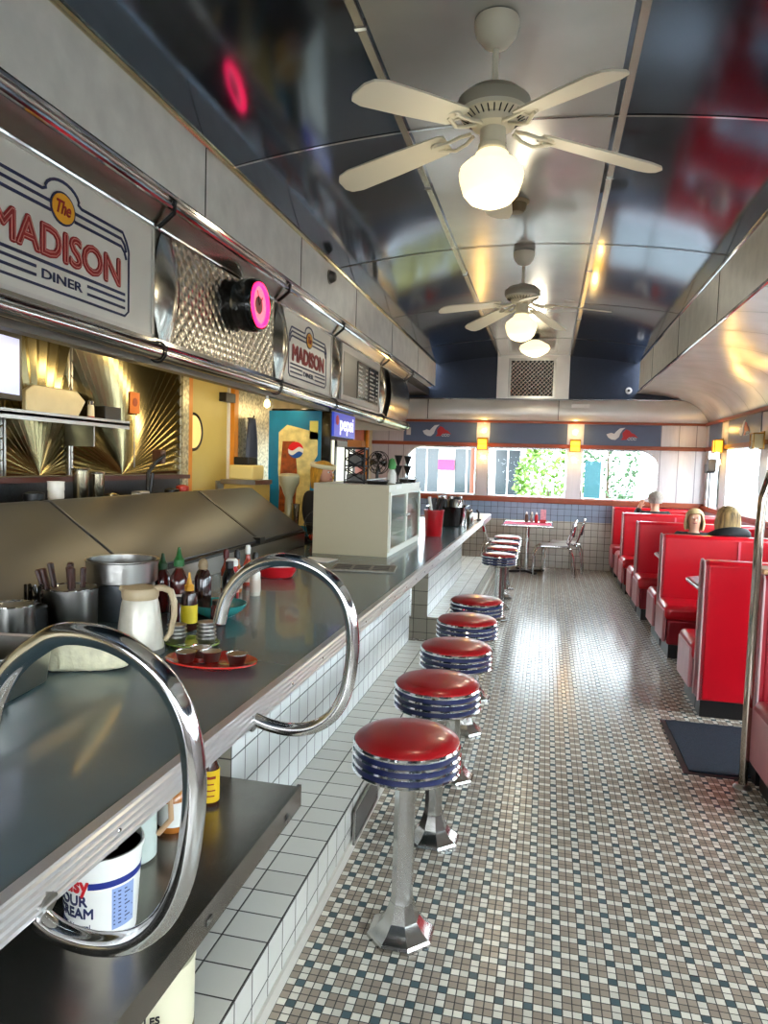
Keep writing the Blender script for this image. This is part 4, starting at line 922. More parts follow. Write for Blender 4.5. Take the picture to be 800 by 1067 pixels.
# ---------------------------------------------------------------- items on the low shelf
SH = .5205
def wrap(cx, cy, r_, z0, phi, rtop=None, h=.2):
    def fn(a, b2, hh):
        z = z0+b2; R_ = (r_ if rtop is None else r_+(rtop-r_)*(z/h))+hh+.0006; t = phi+a/R_
        return (cx+R_*math.cos(t), cy+R_*math.sin(t), z)
    return fn
g = thing('sour_cream_tub', 'open white sour cream tub with blue band on the low steel shelf', 'tub', (-.95, 1.385, SH))
rb, rt, ht = .074, .088, .205
MB().lathe([(rb, 0), (rb+.001, .003), (rt, ht-.012)], 48).build('tub_wall', WHITEP, g)
MB().lathe([(rt, ht-.012), (rt+.004, ht-.01), (rt+.004, ht), (rt-.001, ht), (rb, .15), (0, .15)], 48).build('rim', WHITEP, g)
phi = math.atan2(-1.41, .935)
def band(fn, a0, a1, z0, z1, m, name, n=24):
    mb = MB(); vs = []
    for i in range(n+1):
        a = a0+(a1-a0)*i/n; vs += [fn(a, z0, 0), fn(a, z1, 0), fn(a, z0, .0008), fn(a, z1, .0008)]
    fs = []
    for i in range(n): b0 = i*4; fs += [(b0+2, b0+6, b0+7, b0+3), (b0+3, b0+7, b0+5, b0+1), (b0, b0+4, b0+6, b0+2)]
    mb.add(vs, fs); return mb.build(name, m, g)
fn = wrap(0, 0, rb, 0, phi, rt, ht)
band(fn, -.028, .13, .138, .153, mat('label_blue', '#1c2c7c', .4), 'blue_band')
mb = MB(); text_mb(mb, 'Daisy', .052, lambda a, b2, h: fn(a-.073, b2+.132, h), offset=.0015, width=.092); mb.build('red_lettering', mat('label_red', '#c81c24', .4), g)
mb = MB(); text_mb(mb, 'SOUR', .033, lambda a, b2, h: fn(a-.072, b2+.100, h), offset=.0008, width=.085); text_mb(mb, 'CREAM', .033, lambda a, b2, h: fn(a-.066, b2+.071, h), offset=.0008, width=.098); text_mb(mb, '100% Natural', .017, lambda a, b2, h: fn(a-.068, b2+.045, h), width=.09)
mb.build('navy_lettering', NAVYI, g)
band(fn, .022, .078, .035, .132, mat('nutrition_blue', '#8ea2cc', .5), 'nutrition_panel', 10)
mb = MB()
for k in range(9): 
    z = .045+k*.0095
    vs = []
    for a in (.026, .04, .055, .074-(k % 3)*.008): vs += [fn(a, z, .001), fn(a, z+.003, .001)]
    mb.add(vs, [(0, 2, 3, 1), (2, 4, 5, 3), (4, 6, 7, 5)])
mb.build('nutrition_rows', NAVYI, g, smooth=0)
mb = MB()
for k in range(5): mb.tube([(random.uniform(-.03, .03), random.uniform(-.03, .03), .15), (random.uniform(-.06, .06), random.uniform(-.05, .06), .225)], [.006, .011], 7)
mb.build('utensils_inside', mat('dull_steel', '#c4bcae', .4, .2), g)
mb = MB(); vs = []; rq = random.Random(11)
for i in range(7):
    for j in range(24): vs.append((.013*i*math.cos(j*PI/12), .013*i*math.sin(j*PI/12), .168+rq.uniform(-.012, .014)))
mb.add(vs, [(i*24+j, i*24+(j+1) % 24, (i+1)*24+(j+1) % 24, (i+1)*24+j) for i in range(6) for j in range(24)]); mb.build('foil_scraps', mat('foil_dark', '#a8a094', .5, .1), g, smooth=0)
# milk jug
g = thing('milk_jug', 'translucent pale plastic jug behind the sour cream tub', 'jug', (-1.04, 1.66, SH))
MB().lathe([(.05, 0), (.058, .008), (.058, .15), (.05, .19), (.022, .22), (.02, .24)], 28).build('jug_body', mat('milky', '#c4cfc8', .4), g); MB().lathe([(.022, .238), (.022, .258), (0, .26)], 18).build('cap', WHITEP, g)
MB().tube([(.048, .02, .17), (.085, .035, .165), (.088, .036, .10), (.056, .024, .06)], .008, 8).build('handle', mat('handle_peach', '#c9a27c', .4), g)
bottle('honey_jar', (-1.02, 1.83, SH), 'amber jar with white label on the low steel shelf', [(.04, 0), (.044, .006), (.044, .10), (.034, .115)], mat('amber', '#b06c2c', .2, coat=.4), [(.036, .114), (.036, .135), (0, .137)], mat('amber_cap', '#c08a50', .4), (.0445, .02, .09, WHITEP))
g = bottle('hot_sauce_bottle', (-.985, 1.99, SH), 'flat bottle with bright yellow label at the back of the low shelf', [(.026, 0), (.029, .006), (.029, .12), (.018, .145), (.014, .165)], mat('dark_amber', '#3c180a', .2, coat=.4), [(.019, .163), (.019, .19), (.013, .2), (0, .201)], mat('wood_cap', '#a86c44', .6), (.0294, .015, .115, mat('bright_yellow_label', '#e0b818', .5)))
fn2 = wrap(0, 0, .0305, 0, math.atan2(-2.05, 1.0))
mb = MB(); text_mb(mb, 'SALSA', .018, lambda a, b2, h: fn2(a, b2+.085, h), width=.04)
for z in (.07, .055, .04): mb.add([fn2(a, z+dz, .0008) for a in (-.016, 0, .016) for dz in (0, .004)], [(0, 2, 3, 1), (2, 4, 5, 3)])
mb = MB()
for z, wd_ in ((.09, .019), (.072, .013), (.052, .018), (.035, .015)): mb.add([fn2(a, z+dz, .0008) for a in (-wd_, 0, wd_) for dz in (0, .009 if z == .09 else .004)], [(0, 2, 3, 1), (2, 4, 5, 3)])
mb.build('label_print', mat('label_dark_red', '#8c2010', .5), g, smooth=0)
# pickle tub below shelf
g = thing('pickle_tub', 'cream tub with black lettering standing on the tiles below the steel shelf', 'tub', (-.845, 1.43, .213))
MB().lathe([(.09, 0), (.093, .004), (.095, .218)], 44).build('tub_wall', mat('cream_tub', '#d8d2b4', .4), g); MB().lathe([(.095, .218), (.0965, .22), (.0965, .232), (0, .234)], 44).build('lid', mat('cream_tub', '#d8d2b4'), g)
MB().lathe([(.0935, .0), (.0945, .0), (.0945, .065), (.0935, .065)], 44).build('brown_base_band', mat('olive_brown', '#5a4a1c', .5), g)
fn3 = wrap(0, 0, .0945, 0, math.atan2(-1.43, .845))
mb = MB(); text_mb(mb, 'PICKLES', .024, lambda a, b2, h: fn3(a-.028, b2+.132, h), offset=.0006); mb.build('black_lettering', BLACK, g)
g = thing('black_scrub_pad', 'black rag lying on the low shelf behind the sour cream tub', 'rag', (-1.16, 1.55, SH))
mb = MB(); vs = []
for i in range(9):
    for j in range(9): vs.append(((i/8-.5)*.13, (j/8-.5)*.1, .012+.02*math.sin(i*1.3)*math.cos(j*1.7)+.012))
mb.add(vs, [(i*9+j, (i+1)*9+j, (i+1)*9+j+1, i*9+j+1) for i in range(8) for j in range(8)]); o = mb.build('rag_cloth', BLACK, g); o.modifiers.new('t', 'SOLIDIFY').thickness = -.02

# ================================================================ CEILING FANS AND LAMPS
def fan(loc, ang, label):
    g = thing('ceiling_fan', label, 'ceiling fan', loc, 0, 'white ceiling fans')
    MB().lathe([(.088, 0), (.09, -.02), (.08, -.06), (.052, -.095), (.022, -.11), (0, -.11)], 30).build('canopy', FANW, g)
    MB().tube([(0, 0, -.1), (0, 0, -.28)], .012, 10).build('downrod', FANW, g)
    MB().lathe([(.02, -.34), (.05, -.35), (.11, -.37), (.145, -.40), (.148, -.43), (.14, -.445)], 40).build('motor_cover', mat('fan_top', '#a59f8d', .4), g, loc=(0, 0, .085))
    mt = MB(); mt.lathe([(.14, -.443), (.135, -.46), (.10, -.475), (.085, -.50), (.06, -.51), (.0, -.51)], 40); mt = mt.build('motor_housing', FANW, g, loc=(0, 0, .085))
    mb = MB()
    for k in range(30):
        t = 2*PI*k/30; mb.tube([(.128*math.cos(t), .128*math.sin(t), -.462), (.098*math.cos(t), .098*math.sin(t), -.480)], .003, 4)
    mb.build('vent_slots', BLACK, mt)
    MB().lathe([(.05, -.50), (.052, -.51), (.052, -.56), (.05, -.57), (.058, -.575), (.058, -.59), (.048, -.60)], 30).build('switch_housing', FANW, g, loc=(0, 0, .085))
    MB().lathe([(.05, -.595), (.066, -.605), (.072, -.62), (.10, -.64), (.127, -.665), (.132, -.69), (.128, -.715), (.112, -.765), (.085, -.795), (.045, -.812), (0, -.82)], 36).build('globe_shade', GLOBE, g, loc=(0, 0, .085))
    MB().tube([(.055, -.02, -.57), (.06, -.03, -.72)], .0015, 5).build('pull_chain', CHROME, g, loc=(0, 0, .085))
    for k in range(5):
        t = math.radians(ang)+k*2*PI/5; M3 = Matrix.Rotation(t, 3, 'Z') @ Matrix.Rotation(math.radians(12), 3, 'X')
        out = [(.20, -.045), (.22, -.058), (.45, -.070), (.65, -.074), (.70, -.06), (.72, -.03), (.72, .03), (.70, .06), (.65, .074), (.45, .070), (.22, .058), (.20, .045)]
        n = len(out); vs = [M3 @ Vector((a, b2, z))+Vector((0, 0, -.445-(a-.2)*.17)) for z in (0, .008) for a, b2 in out]
        MB().add(vs, [tuple(range(n)), tuple(range(2*n-1, n-1, -1))]+[(i, (i+1) % n, (i+1) % n+n, i+n) for i in range(n)]).build('blade', FANW, g)
        mb = MB()
        for sgn in (-1, 1): mb.tube([Matrix.Rotation(t, 3, 'Z') @ Vector(p) for p in ((.09, sgn*.012, -.485), (.13, sgn*.035, -.50), (.18, sgn*.04, -.515), (.25, sgn*.02, -.51))], .008, 6)
        mb.tube([Matrix.Rotation(t, 3, 'Z') @ Vector((.24+.03*math.cos(q), .03*math.sin(q), -.507)) for q in [j*2*PI/12 for j in range(12)]], .006, 6, closed=True)
        mb.build('blade_iron', FANW, g, loc=(0, 0, .055))
    point('fan_lamp', (loc[0], loc[1], loc[2]-.80), 7, (1, .88, .65), .1)
    return g
fan((-.275, 3.0, 3.39), 20, 'white five-blade ceiling fan with lit globe, nearest the camera')
fan((-.265, 6.15, 3.39), 350, 'white ceiling fan with small lit globe, farther down the diner')
g = thing('schoolhouse_lamp', 'lit white schoolhouse globe lamp before the far lattice vent', 'ceiling lamp', (-.235, 9.9, 3.395))
MB().lathe([(.06, 0), (.06, -.03), (.05, -.07), (.05, -.085)], 24).build('fitter', BLACK, g)
MB().lathe([(.055, -.08), (.10, -.10), (.19, -.15), (.205, -.19), (.18, -.235), (.10, -.28), (.04, -.30), (0, -.302)], 32).build('globe_shade', GLOBE, g)
point('globe_lamp', (-.235, 9.9, 3.0), 12, (1, .9, .7), .1)
g = thing('heat_detector', 'small brown dome detector on the ceiling behind the near fan', 'detector', (-.28, 5.0, 3.395))
MB().lathe([(.085, 0), (.085, -.012), (.075, -.02)], 24).build('mount_ring', mat('detector_tan', '#8c7a58', .5), g); MB().lathe([(.068, -.02), (.062, -.055), (.045, -.075), (0, -.08)], 24).build('dome', mat('detector_brown', '#6a5632', .5), g)
g = thing('round_wall_fitting', 'small round white fitting on the navy end wall near the right soffit', 'fitting', (1.18, Y1-.0, 2.84))
MB().lathe([(.05, 0), (.05, .02), (.03, .025)], 20, M3=Matrix.Rotation(PI/2, 3, 'X')).build('outer_ring', mat('ring_grey', '#b8b8b8', .4), g); MB().lathe([(.022, .0), (.022, .03), (0, .03)], 16, M3=Matrix.Rotation(PI/2, 3, 'X')).build('dark_centre', BLACK, g)
g = thing('spot_camera', 'small dark dome camera on the left soffit face', 'camera', (-1.828, 5.75, 3.13)); MB().lathe([(.05, 0), (.05, .02), (.035, .05), (0, .06)], 18, M3=RY).build('dome', mat('dome_grey', '#5a5852', .3, .4), g); MB().lathe([(.06, 0), (.06, .008), (0, .008)], 18, M3=RY).build('mount_plate', STEEL, g)
# lattice vent on the pilaster
g = thing('lattice_vent', 'square metal lattice vent cover high on the far wall', 'vent', (-.30, Y1-.05, 2.705))
mb = MB(); mb.box(-.37, -.02, 0, -.33, 0, .63); mb.box(.33, -.02, 0, .37, 0, .63); mb.box(-.33, -.02, 0, .33, 0, .035); mb.box(-.33, -.02, .595, .33, 0, .63); mb.build('frame', STEEL, g)
B(-.33, -.003, .03, .33, .001, .6).build('dark_backing', mat('vent_back', '#1c1a17', .8), g)
mb = MB(); 
for sgn in (-1, 1):
    for k in range(-9, 10):
        c = k*.065
        # line z = sgn*x + c clipped to |x|<.33 and 0..0.57 around the middle
        pts = []
        for i in range(60):
            x = -.33+.66*i/59; z = sgn*x+c
            if abs(z) < .282: pts.append((x, z))
        if len(pts) > 3: mb.tube([(pts[0][0], -.008-.002*sgn, .315+pts[0][1]), (pts[-1][0], -.008-.002*sgn, .315+pts[-1][1])], .0085, 5)
mb.build('lattice', mat('lattice_silver', '#c8c2b2', .25, .8), g)
# EXIT-less label plate on frieze
o = B(0, 0, 0, .27, .006, .055).build('frieze_plate', LSTEEL, None, (.33, Y1-.132, 2.56)); tag(o, 'small pale plate fixed to the far frieze right of the lattice vent', 'plate')
# sconces
def sconce(loc, rot, label, lit=True):
    g = thing('wall_sconce', label, 'wall lamp', loc, rot, 'box wall sconces')
    B(-.085, -.015, 0, .085, 0, .2).build('back_plate', mat('brass', '#a87a2c', .3, .8), g)
    mb = MB(); mb.box(-.08, -.115, .0, .08, -.10, .012); mb.box(-.08, -.115, .17, .08, -.015, .182); mb.box(-.08, -.115, 0, -.07, -.105, .18); mb.box(.07, -.115, 0, .08, -.105, .18); mb.box(-.08, -.11, .085, .08, -.102, .093); mb.build('cage', mat('brass', '#a87a2c'), g)
    B(-.068, -.10, .012, .068, -.015, .165).build('lamp_shade', mat('sconce_amber', '#ffc860', .4, emit='#ffb020', estr=3.0) if lit else mat('sconce_unlit', '#d0bd8c', .5), g)
    if lit:
        M3 = Matrix.Rotation(rot, 3, 'Z')
        for dz in (.32, -.12):
            p = Vector(loc)+M3 @ Vector((0, -.12, dz)); point('sconce_lamp', p, 3.0, (1, .62, .18), .03)
    return g
sconce((-1.04, Y1-.03, 1.87), 0, 'lit amber box sconce between the left and middle far windows')
sconce((.415, Y1-.03, 1.87), 0, 'lit amber box sconce between the middle and right far windows')
sconce((XR-.03, 10.55, 1.88), -PI/2, 'lit amber box sconce on the right wall near the far corner')
sconce((XR-.03, 8.67, 1.88), -PI/2, 'unlit cream box sconce on the right wall above the booths', False)
# logos on the blue panels
def logo(fn, label, loc):
    g = thing('bird_logo', label, 'logo', loc, 0, 'red and white bird logos')
    W1 = [(-.24, .02), (-.17, .045), (-.12, .03), (-.09, .07), (-.04, .115), (.04, .125), (.0, .09), (-.03, .04), (-.05, -.02), (-.10, -.065), (-.16, -.06), (-.21, -.03)]
    R1 = [(.05, .10), (.10, .085), (.14, .04), (.17, .035), (.24, -.03), (.16, -.01), (.10, -.02), (.06, -.06), (-.02, -.065), (.01, -.02), (.0, .04)]
    def pm(poly, m, nm):
        n = len(poly); mb = MB(); mb.add([fn(a, b2, 0) for a, b2 in poly]+[fn(a, b2, .004) for a, b2 in poly], [tuple(range(n-1, -1, -1)), tuple(range(n, 2*n))]+[(i, (i+1) % n, (i+1) % n+n, i+n) for i in range(n)]); mb.build(nm, m, g)
    pm(W1, mat('logo_white', '#d6dade', .5), 'white_wing'); pm(R1, mat('logo_dark_red', '#b3242c', .5), 'red_wing')
    mb = MB()
    for k in range(3): mb.ribbon([(.10+k*.045+.02*math.cos(t), -.045+.02*math.sin(t)) for t in [j*PI/5 for j in range(10)]], .007, fn)
    mb.build('small_rings', mat('logo_white', '#d6dade'), g)
YF = lambda a, b2, h: (a, -h, b2)
logo(YF, 'red and white bird logo on the far blue panel left of the sconce', (-1.80, Y1-.009, 2.14))
logo(YF, 'red and white bird logo on the far blue panel right of the sconces', (1.12, Y1-.009, 2.14))
logo(lambda a, b2, h: (-h, -a, b2), 'red and white bird logo on the right wall blue panel above the booths', (XR-.009, 9.55, 2.14))
o = B(0, -.006, 0, .07, 0, .12).build('switch_plate', LSTEEL, None, (-2.31, Y1-.009, 2.09)); tag(o, 'small pale plate on the far blue panel at its left end', 'plate')

# ================================================================ BOOTHS
def bench(y, label, near=True, far=True, m=REDV, x0=1.03, x1=2.28, h=1.035):
    g = thing('booth_bench', label, 'booth bench', (x0, y, 0), 0, 'red vinyl booth benches')
    L = x1-x0; t = .075
    B(.015, -t+.01, 0, L, t-.01, .11).build('kick_base', BLACK, g)
    # back: padded slab with rounded top
    prof_ = [(-t, .11), (t, .11), (t*.9, h-.03), (t*.6, h-.006), (0, h), (-t*.6, h-.006), (-t*.9, h-.03)]
    MB().prism(prof_, 'X', 0.02, L).build('backrest', m, g, bevel=.01)
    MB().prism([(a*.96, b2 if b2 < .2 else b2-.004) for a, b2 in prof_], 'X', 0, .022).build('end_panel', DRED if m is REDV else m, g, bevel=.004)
    pth = [(-.003, a*1.0, b2) for a, b2 in prof_[1:]+prof_[:1]]
    MB().tube(pth, .006, 6).build('piping', PIPING, g)
    mb = MB()
    for k in range(7): 
        for sy in (-1, 1): mb.sph((.018, sy*(t*.97), .14+k*.022), .005, 6)
    mb.build('upholstery_nails', CHROME, g)
    # vertical seam between the two back cushions
    for sy, on_ in ((-1, near), (1, far)):
        B(L*.52, sy*(t+.001)-.004, .45, L*.52+.02, sy*(t+.001)+.004, h-.04).build('back_seam', mat('seam_pink', '#e06070', .4), g)
        if not on_: continue
        a, b2 = (t+.002)*sy, (t+.46)*sy
        lo, hi = min(a, b2), max(a, b2)
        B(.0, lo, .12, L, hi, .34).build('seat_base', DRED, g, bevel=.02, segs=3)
        B(-.03, lo, .33, L, hi+(0 if sy < 0 else .02), .46).build('seat_cushion', m, g, bevel=.045, segs=4)
        B(-.035, lo+.02, .14, -.005, hi-.01, .42).build('seat_end_pad', mat('pink_vinyl', '#c07c80', .35, noise=.1, nscale=8), g, bevel=.012, segs=3)
        B(.02, lo+.03, 0, L, hi-.04, .12).build('toe_kick', BLACK, g)
    return g
bench(5.0, 'red vinyl booth bench whose flat back faces the camera, beside the blue mat', near=False, far=True)
bench(6.93, 'double red booth bench right beyond the nearest grey table, with two women behind it', x0=1.06)
bench(8.5, 'double red booth bench, third from the entrance mat')
bench(10.1, 'double red booth bench with the grey-haired man sitting against it')
bench(11.6, 'red booth bench against the far wall under the window', near=True, far=False, m=REDV)
g = bench(3.97, 'dark red booth bench at the right edge of the frame', near=True, far=False, m=mat('deep_red_vinyl', '#961020', .35, noise=.1, nscale=5), x0=1.10, h=1.10)  # upholstered in a deeper red than the other benches
B(-.02, -.09, 1.10, 1.18, .09, 1.125).build('top_rail', mat('pale_wood_rail', '#b98c64', .4), g, bevel=.006)
# handrail arch at that booth
g = thing('chrome_arch_rail', 'tall chrome arched handrail at the right edge by the dark red booth', 'rail', (1.045, 3.86, 0))
ptz = [(0, 0, .02), (0, 0, .6), (0, 0, 1.0), (.0, 0, 1.3), (.006, 0, 1.48), (.05, 0, 1.66), (.18, 0, 1.80), (.36, 0, 1.85), (.6, 0, 1.85), (.8, 0, 1.80), (.95, 0, 1.65), (1.0, 0, 1.4), (1.0, 0, .9), (1.0, 0, .02)]
MB().tube(ptz, .022, 14).build('tube', mat('dark_chrome', '#a89a8c', .1, 1), g); MB().lathe([(.045, 0), (.045, .006), (.03, .02)], 20).build('floor_flange', STEEL, g); MB().lathe([(.045, 0), (.045, .006), (.03, .02)], 20, (1, 0, 0)).build('floor_flange', STEEL, g)
# tables in the booths
def btable(y, label, L=1.05, hw=.36):
    g = thing('booth_table', label, 'table', (1.16, y, 0), 0, 'grey booth tables')
    c = .12; poly = [(c, -hw), (L, -hw), (L, hw), (c, hw), (0, hw-c), (0, -hw+c)]
    MB().prism(poly, 'Z', .715, .75).build('tabletop', mat('table_grey', '#8b97a0', .25, noise=.08, nscale=30), g)
    q = [(a+(.0), b2) for a, b2 in poly]
    MB().tube([(a, b2, .732) for a, b2 in q], .019, 8, closed=True).build('metal_edge', STEEL, g)
    MB().tube([(.45, 0, .03), (.45, 0, .72)], .035, 14).build('pedestal', CHROME, g); B(.2, -.05, 0, .7, .05, .03).build('foot', BLACK, g, bevel=.01); B(.4, -.25, 0, .5, .25, .03).build('foot', BLACK, g, bevel=.01)
btable(5.93, 'grey booth table just beyond the nearest bench, first in the row'); btable(7.68, 'grey booth table where the two women sit'); btable(9.3, 'grey booth table, third in the row'); btable(10.86, 'grey booth table farthest away by the end wall')
# floor mat
g = thing('entrance_mat', 'dark blue entrance mat on the mosaic floor', 'mat', (1.53, 4.37, 0))
B(-.75, -.42, 0, .82, .42, .006).build('rubber_edge', BLACK, g); B(-.72, -.39, .005, .82, .39, .013).build('carpet_pile', mat('mat_blue', '#0b1c2c', .95, noise=.3, nscale=60, bump=.6, bscale=200), g)

# ================================================================ CAFE TABLE AND CHAIRS
g = thing('cafe_table', 'small square table with pinkish-red top and chrome edge by the far wall', 'table', (-.25, 11.08, 0))
B(-.36, -.36, .725, .36, .36, .75).build('tabletop', mat('table_pink', '#c8506a', .25), g, bevel=.008)
mb = MB(); mb.tube([(-.365, -.365, .737), (.365, -.365, .737), (.365, .365, .737), (-.365, .365, .737)], .018, 8, closed=True); mb.build('metal_edge', CHROME, g)
MB().tube([(0, 0, .03), (0, 0, .72)], .032, 14).build('pedestal', CHROME, g)
for a in range(4): mb = MB(); mb.xbox((math.cos(a*PI/2+.5)*.15, math.sin(a*PI/2+.5)*.15, .02), (.3, .06, .035), Matrix.Rotation(a*PI/2+.5, 3, 'Z')); mb.build('foot', BLACK, g, bevel=.01)
def chair(loc, rot, label):
    g = thing('cafe_chair', label, 'chair', loc, rot, 'chrome cafe chairs')
    B(-.2, -.2, .44, .2, .2, .475).build('seat', mat('seat_grey', '#b9b5b0', .3), g, bevel=.02, segs=3); 
    MB().tube([(-.2, -.19, .455), (.2, -.19, .455), (.2, .19, .455), (-.2, .19, .455)], .013, 6, closed=True).build('seat_frame', CHROME, g)
    for sx in (-1, 1):
        MB().tube([(sx*.18, .17, .45), (sx*.2, .25, .42), (sx*.21, .29, .30), (sx*.21, .30, 0)], .012, 8).build('leg', CHROME, g)
        MB().tube([(sx*.18, -.14, .45), (sx*.2, -.23, .42), (sx*.21, -.27, .3), (sx*.21, -.30, 0)], .012, 8).build('leg', CHROME, g)
    P = []
    for q in [i*PI/14 for i in range(15)]: P.append((.17*math.cos(q), -.22-.06-.03*math.sin(q), .74+.11*math.sin(q)))
    MB().tube([(.17, -.19, .46), (.175, -.24, .6)]+P+[(-.175, -.24, .6), (-.17, -.19, .46)], .012, 8).build('back_frame', CHROME, g)
    n = 9; vs = [(.14*math.cos(i*PI/(n-1))*(1), -.268-.02*math.sin(i*PI/(n-1)), .72+.10*math.sin(i*PI/(n-1))) for i in range(n)]+[(-.14, -.25, .60), (.14, -.25, .60)]
    o = MB().add(vs, [tuple(range(len(vs)))]).build('back_pad', REDV if 'red' in label else mat('back_pad_dark', '#4a3a3c', .4), g); o.modifiers.new('t', 'SOLIDIFY').thickness = .03
    return g
chair((.15, 10.88, 0), PI/2+.05, 'chrome cafe chair right of the small square table, nearer one')
chair((.30, 11.33, 0), PI/2-.1, 'chrome cafe chair right of the small square table, by the wall')
chair((-.66, 11.15, 0), -PI/2+.15, 'chrome cafe chair with red back left of the small square table')
def shaker(x, y, label, col):
    g = thing('condiment_bottle', label, 'bottle', (x, y, .75), 0, 'condiments on the cafe table'); MB().lathe([(.025, 0), (.028, .005), (.028, .10), (.015, .13)], 14).build('bottle_body', col, g); MB().lathe([(.016, .13), (.014, .15), (0, .17)], 12).build('cap', WHITEP, g)
shaker(-.28, 11.3, 'small dark bottle on the cafe table', mat('jar_brown', '#4c3424')); shaker(-.20, 11.33, 'small steel shaker on the cafe table', STEEL); shaker(-.13, 11.28, 'red ketchup bottle on the cafe table', mat('ketchup', '#b3181c'))
g = thing('menu_card_holder', 'pink and white menu cards standing on the cafe table', 'menu', (-.03, 11.3, .75)); B(-.05, -.02, 0, .05, .02, .05).build('holder', mat('holder_red', '#c4202c', .4), g); B(-.04, -.006, .04, .045, .004, .21).build('cards', mat('card_pink', '#e8a8b4', .5, noise=.3, nscale=30), g)

# ================================================================ PEOPLE
def skin_mesh(J, E, name, mats, parent, infl=0, sub=2, hard=None):
    me = bpy.data.meshes.new(name); keys = list(J); me.from_pydata([J[k][0] for k in keys], [(keys.index(a), keys.index(b2)) for a, b2 in E], []); me.update()
    o = bpy.data.objects.new(name, me); COL.objects.link(o)
    md = o.modifiers.new('skin', 'SKIN'); md.use_smooth_shade = True
    for i, k in enumerate(keys):
        sv = me.skin_vertices[0].data[i]; rr_ = J[k][1]; rr_ = (rr_, rr_) if isinstance(rr_, (int, float)) else rr_; sv.radius = (rr_[0]+infl, rr_[1]+infl); sv.use_root = (i == 0)
    s_ = o.modifiers.new('sub', 'SUBSURF'); s_.levels = sub; s_.render_levels = sub
    bpy.context.view_layer.update(); dg = bpy.context.evaluated_depsgraph_get(); nm = bpy.data.meshes.new_from_object(o.evaluated_get(dg))
    bpy.data.objects.remove(o)
    mb = MB(); mb.add([v.co for v in nm.vertices], [tuple(p.vertices) for p in nm.polygons]); bpy.data.meshes.remove(nm)
    return mb
def person(label, loc, rot, hair_m, hairstyle, top_m, hood=False, arm_up=None, scale=1.0, stand=False):
    g = thing('person', label, 'person', loc, rot); g.scale = (scale,)*3
    J = {'pelvis': ((0, 0, .10), (.15, .11)), 'belly': ((0, -.01, .26), (.135, .10)), 'chest': ((0, -.01, .42), (.155, .105)), 'nb': ((0, -.01, .56), (.075, .07)), 'neck': ((0, .0, .62), (.052, .052)), 'jaw': ((0, .02, .68), (.062, .072)), 'skull': ((0, .008, .76), (.078, .096)), 'crown': ((0, .0, .825), (.058, .07))}
    E = [('pelvis', 'belly'), ('belly', 'chest'), ('chest', 'nb'), ('nb', 'neck'), ('neck', 'jaw'), ('jaw', 'skull'), ('skull', 'crown')]
    for s, sx in (('l', -1), ('r', 1)):
        up = (arm_up == s)
        el = (sx*.25, .14, .36) if up else (sx*.24, .06, .30); wr = (sx*.15, .20, .62) if up else (sx*.14, .28, .29)
        J.update({'sh'+s: ((sx*.165, -.01, .525), .062), 'ua'+s: ((sx*.21, .01, .43), .05), 'el'+s: (el, .042), 'wr'+s: (wr, .028)})
        E += [('chest', 'sh'+s), ('sh'+s, 'ua'+s), ('ua'+s, 'el'+s), ('el'+s, 'wr'+s)]
        d = (Vector(wr)-Vector(el)).normalized(); side = Vector((-sx, 0, 0)); side = (side-side.dot(d)*d).normalized(); nrm = d.cross(side)
        w = Vector(wr); J['pa'+s] = (tuple(w+d*.05), (.032, .018)); E.append(('wr'+s, 'pa'+s))
        for k, (of, ln) in enumerate(((-.027, .06), (-.009, .072), (.009, .068), (.027, .055))):
            b_ = w+d*.075-side*of; J['f%d%s' % (k, s)] = (tuple(b_), .0095); J['g%d%s' % (k, s)] = (tuple(b_+d*ln*.55+nrm*.006), .0085); J['h%d%s' % (k, s)] = (tuple(b_+d*ln*.85+nrm*.025), .007)
            E += [('pa'+s, 'f%d%s' % (k, s)), ('f%d%s' % (k, s), 'g%d%s' % (k, s)), ('g%d%s' % (k, s), 'h%d%s' % (k, s))]
        tb = w+d*.03+side*.03; J['t'+s] = (tuple(tb), .011); J['u'+s] = (tuple(tb+d*.035+side*.018), .009); E += [('pa'+s, 't'+s), ('t'+s, 'u'+s)]
        if stand: kn, an, to = (sx*.09, .02, -.36), (sx*.09, 0, -.76), (sx*.10, .12, -.81)
        else: kn, an, to = (sx*.11, .42, .07), (sx*.11, .44, -.34), (sx*.11, .56, -.40)
        J.update({'hp'+s: ((sx*.09, .03, .07), .085), 'kn'+s: (kn, .058), 'an'+s: (an, .038), 'to'+s: (to, .03)}); E += [('pelvis', 'hp'+s), ('hp'+s, 'kn'+s), ('kn'+s, 'an'+s), ('an'+s, 'to'+s)]
    mb = skin_mesh(J, E, 'body', None, g)
    # face
    mb.lathe([(0, .022), (.009, .012), (.015, -.004), (.012, -.014), (0, -.018)], 8, (0, .100, .735), 0)
    for sx in (-1, 1):
        mb.sph((sx*.078, .0, .745), (.008, .02, .032), 10, 0)
        mb.sph((sx*.031, .088, .757), (.013, .010, .008), 10, 1); mb.sph((sx*.031, .0965, .757), (.006, .004, .006), 8, 2)
        mb.sph((sx*.031, .092, .778), (.019, .006, .004), 8, 3)
    mb.sph((0, .092, .695), (.024, .008, .007), 10, 4)
    mb.build('body', [SKIN, WHITEP, BLACK, hair_m, mat('lips', '#a8504c', .5)], g, smooth=180)
    # clothes: torso + sleeves, trousers
    JT = {k: J[k] for k in ('pelvis', 'belly', 'chest', 'nb', 'shl', 'ual', 'ell', 'shr', 'uar', 'elr')}
    for s in 'lr': JT['wr'+s] = (J['wr'+s][0], .034)
    ET = [e for e in E if e[0] in JT and e[1] in JT]
    JT['nb'] = (JT['nb'][0], (.08, .075)); skin_mesh(JT, ET, 'jacket', None, g, infl=.018).build('jacket', top_m, g, smooth=180)
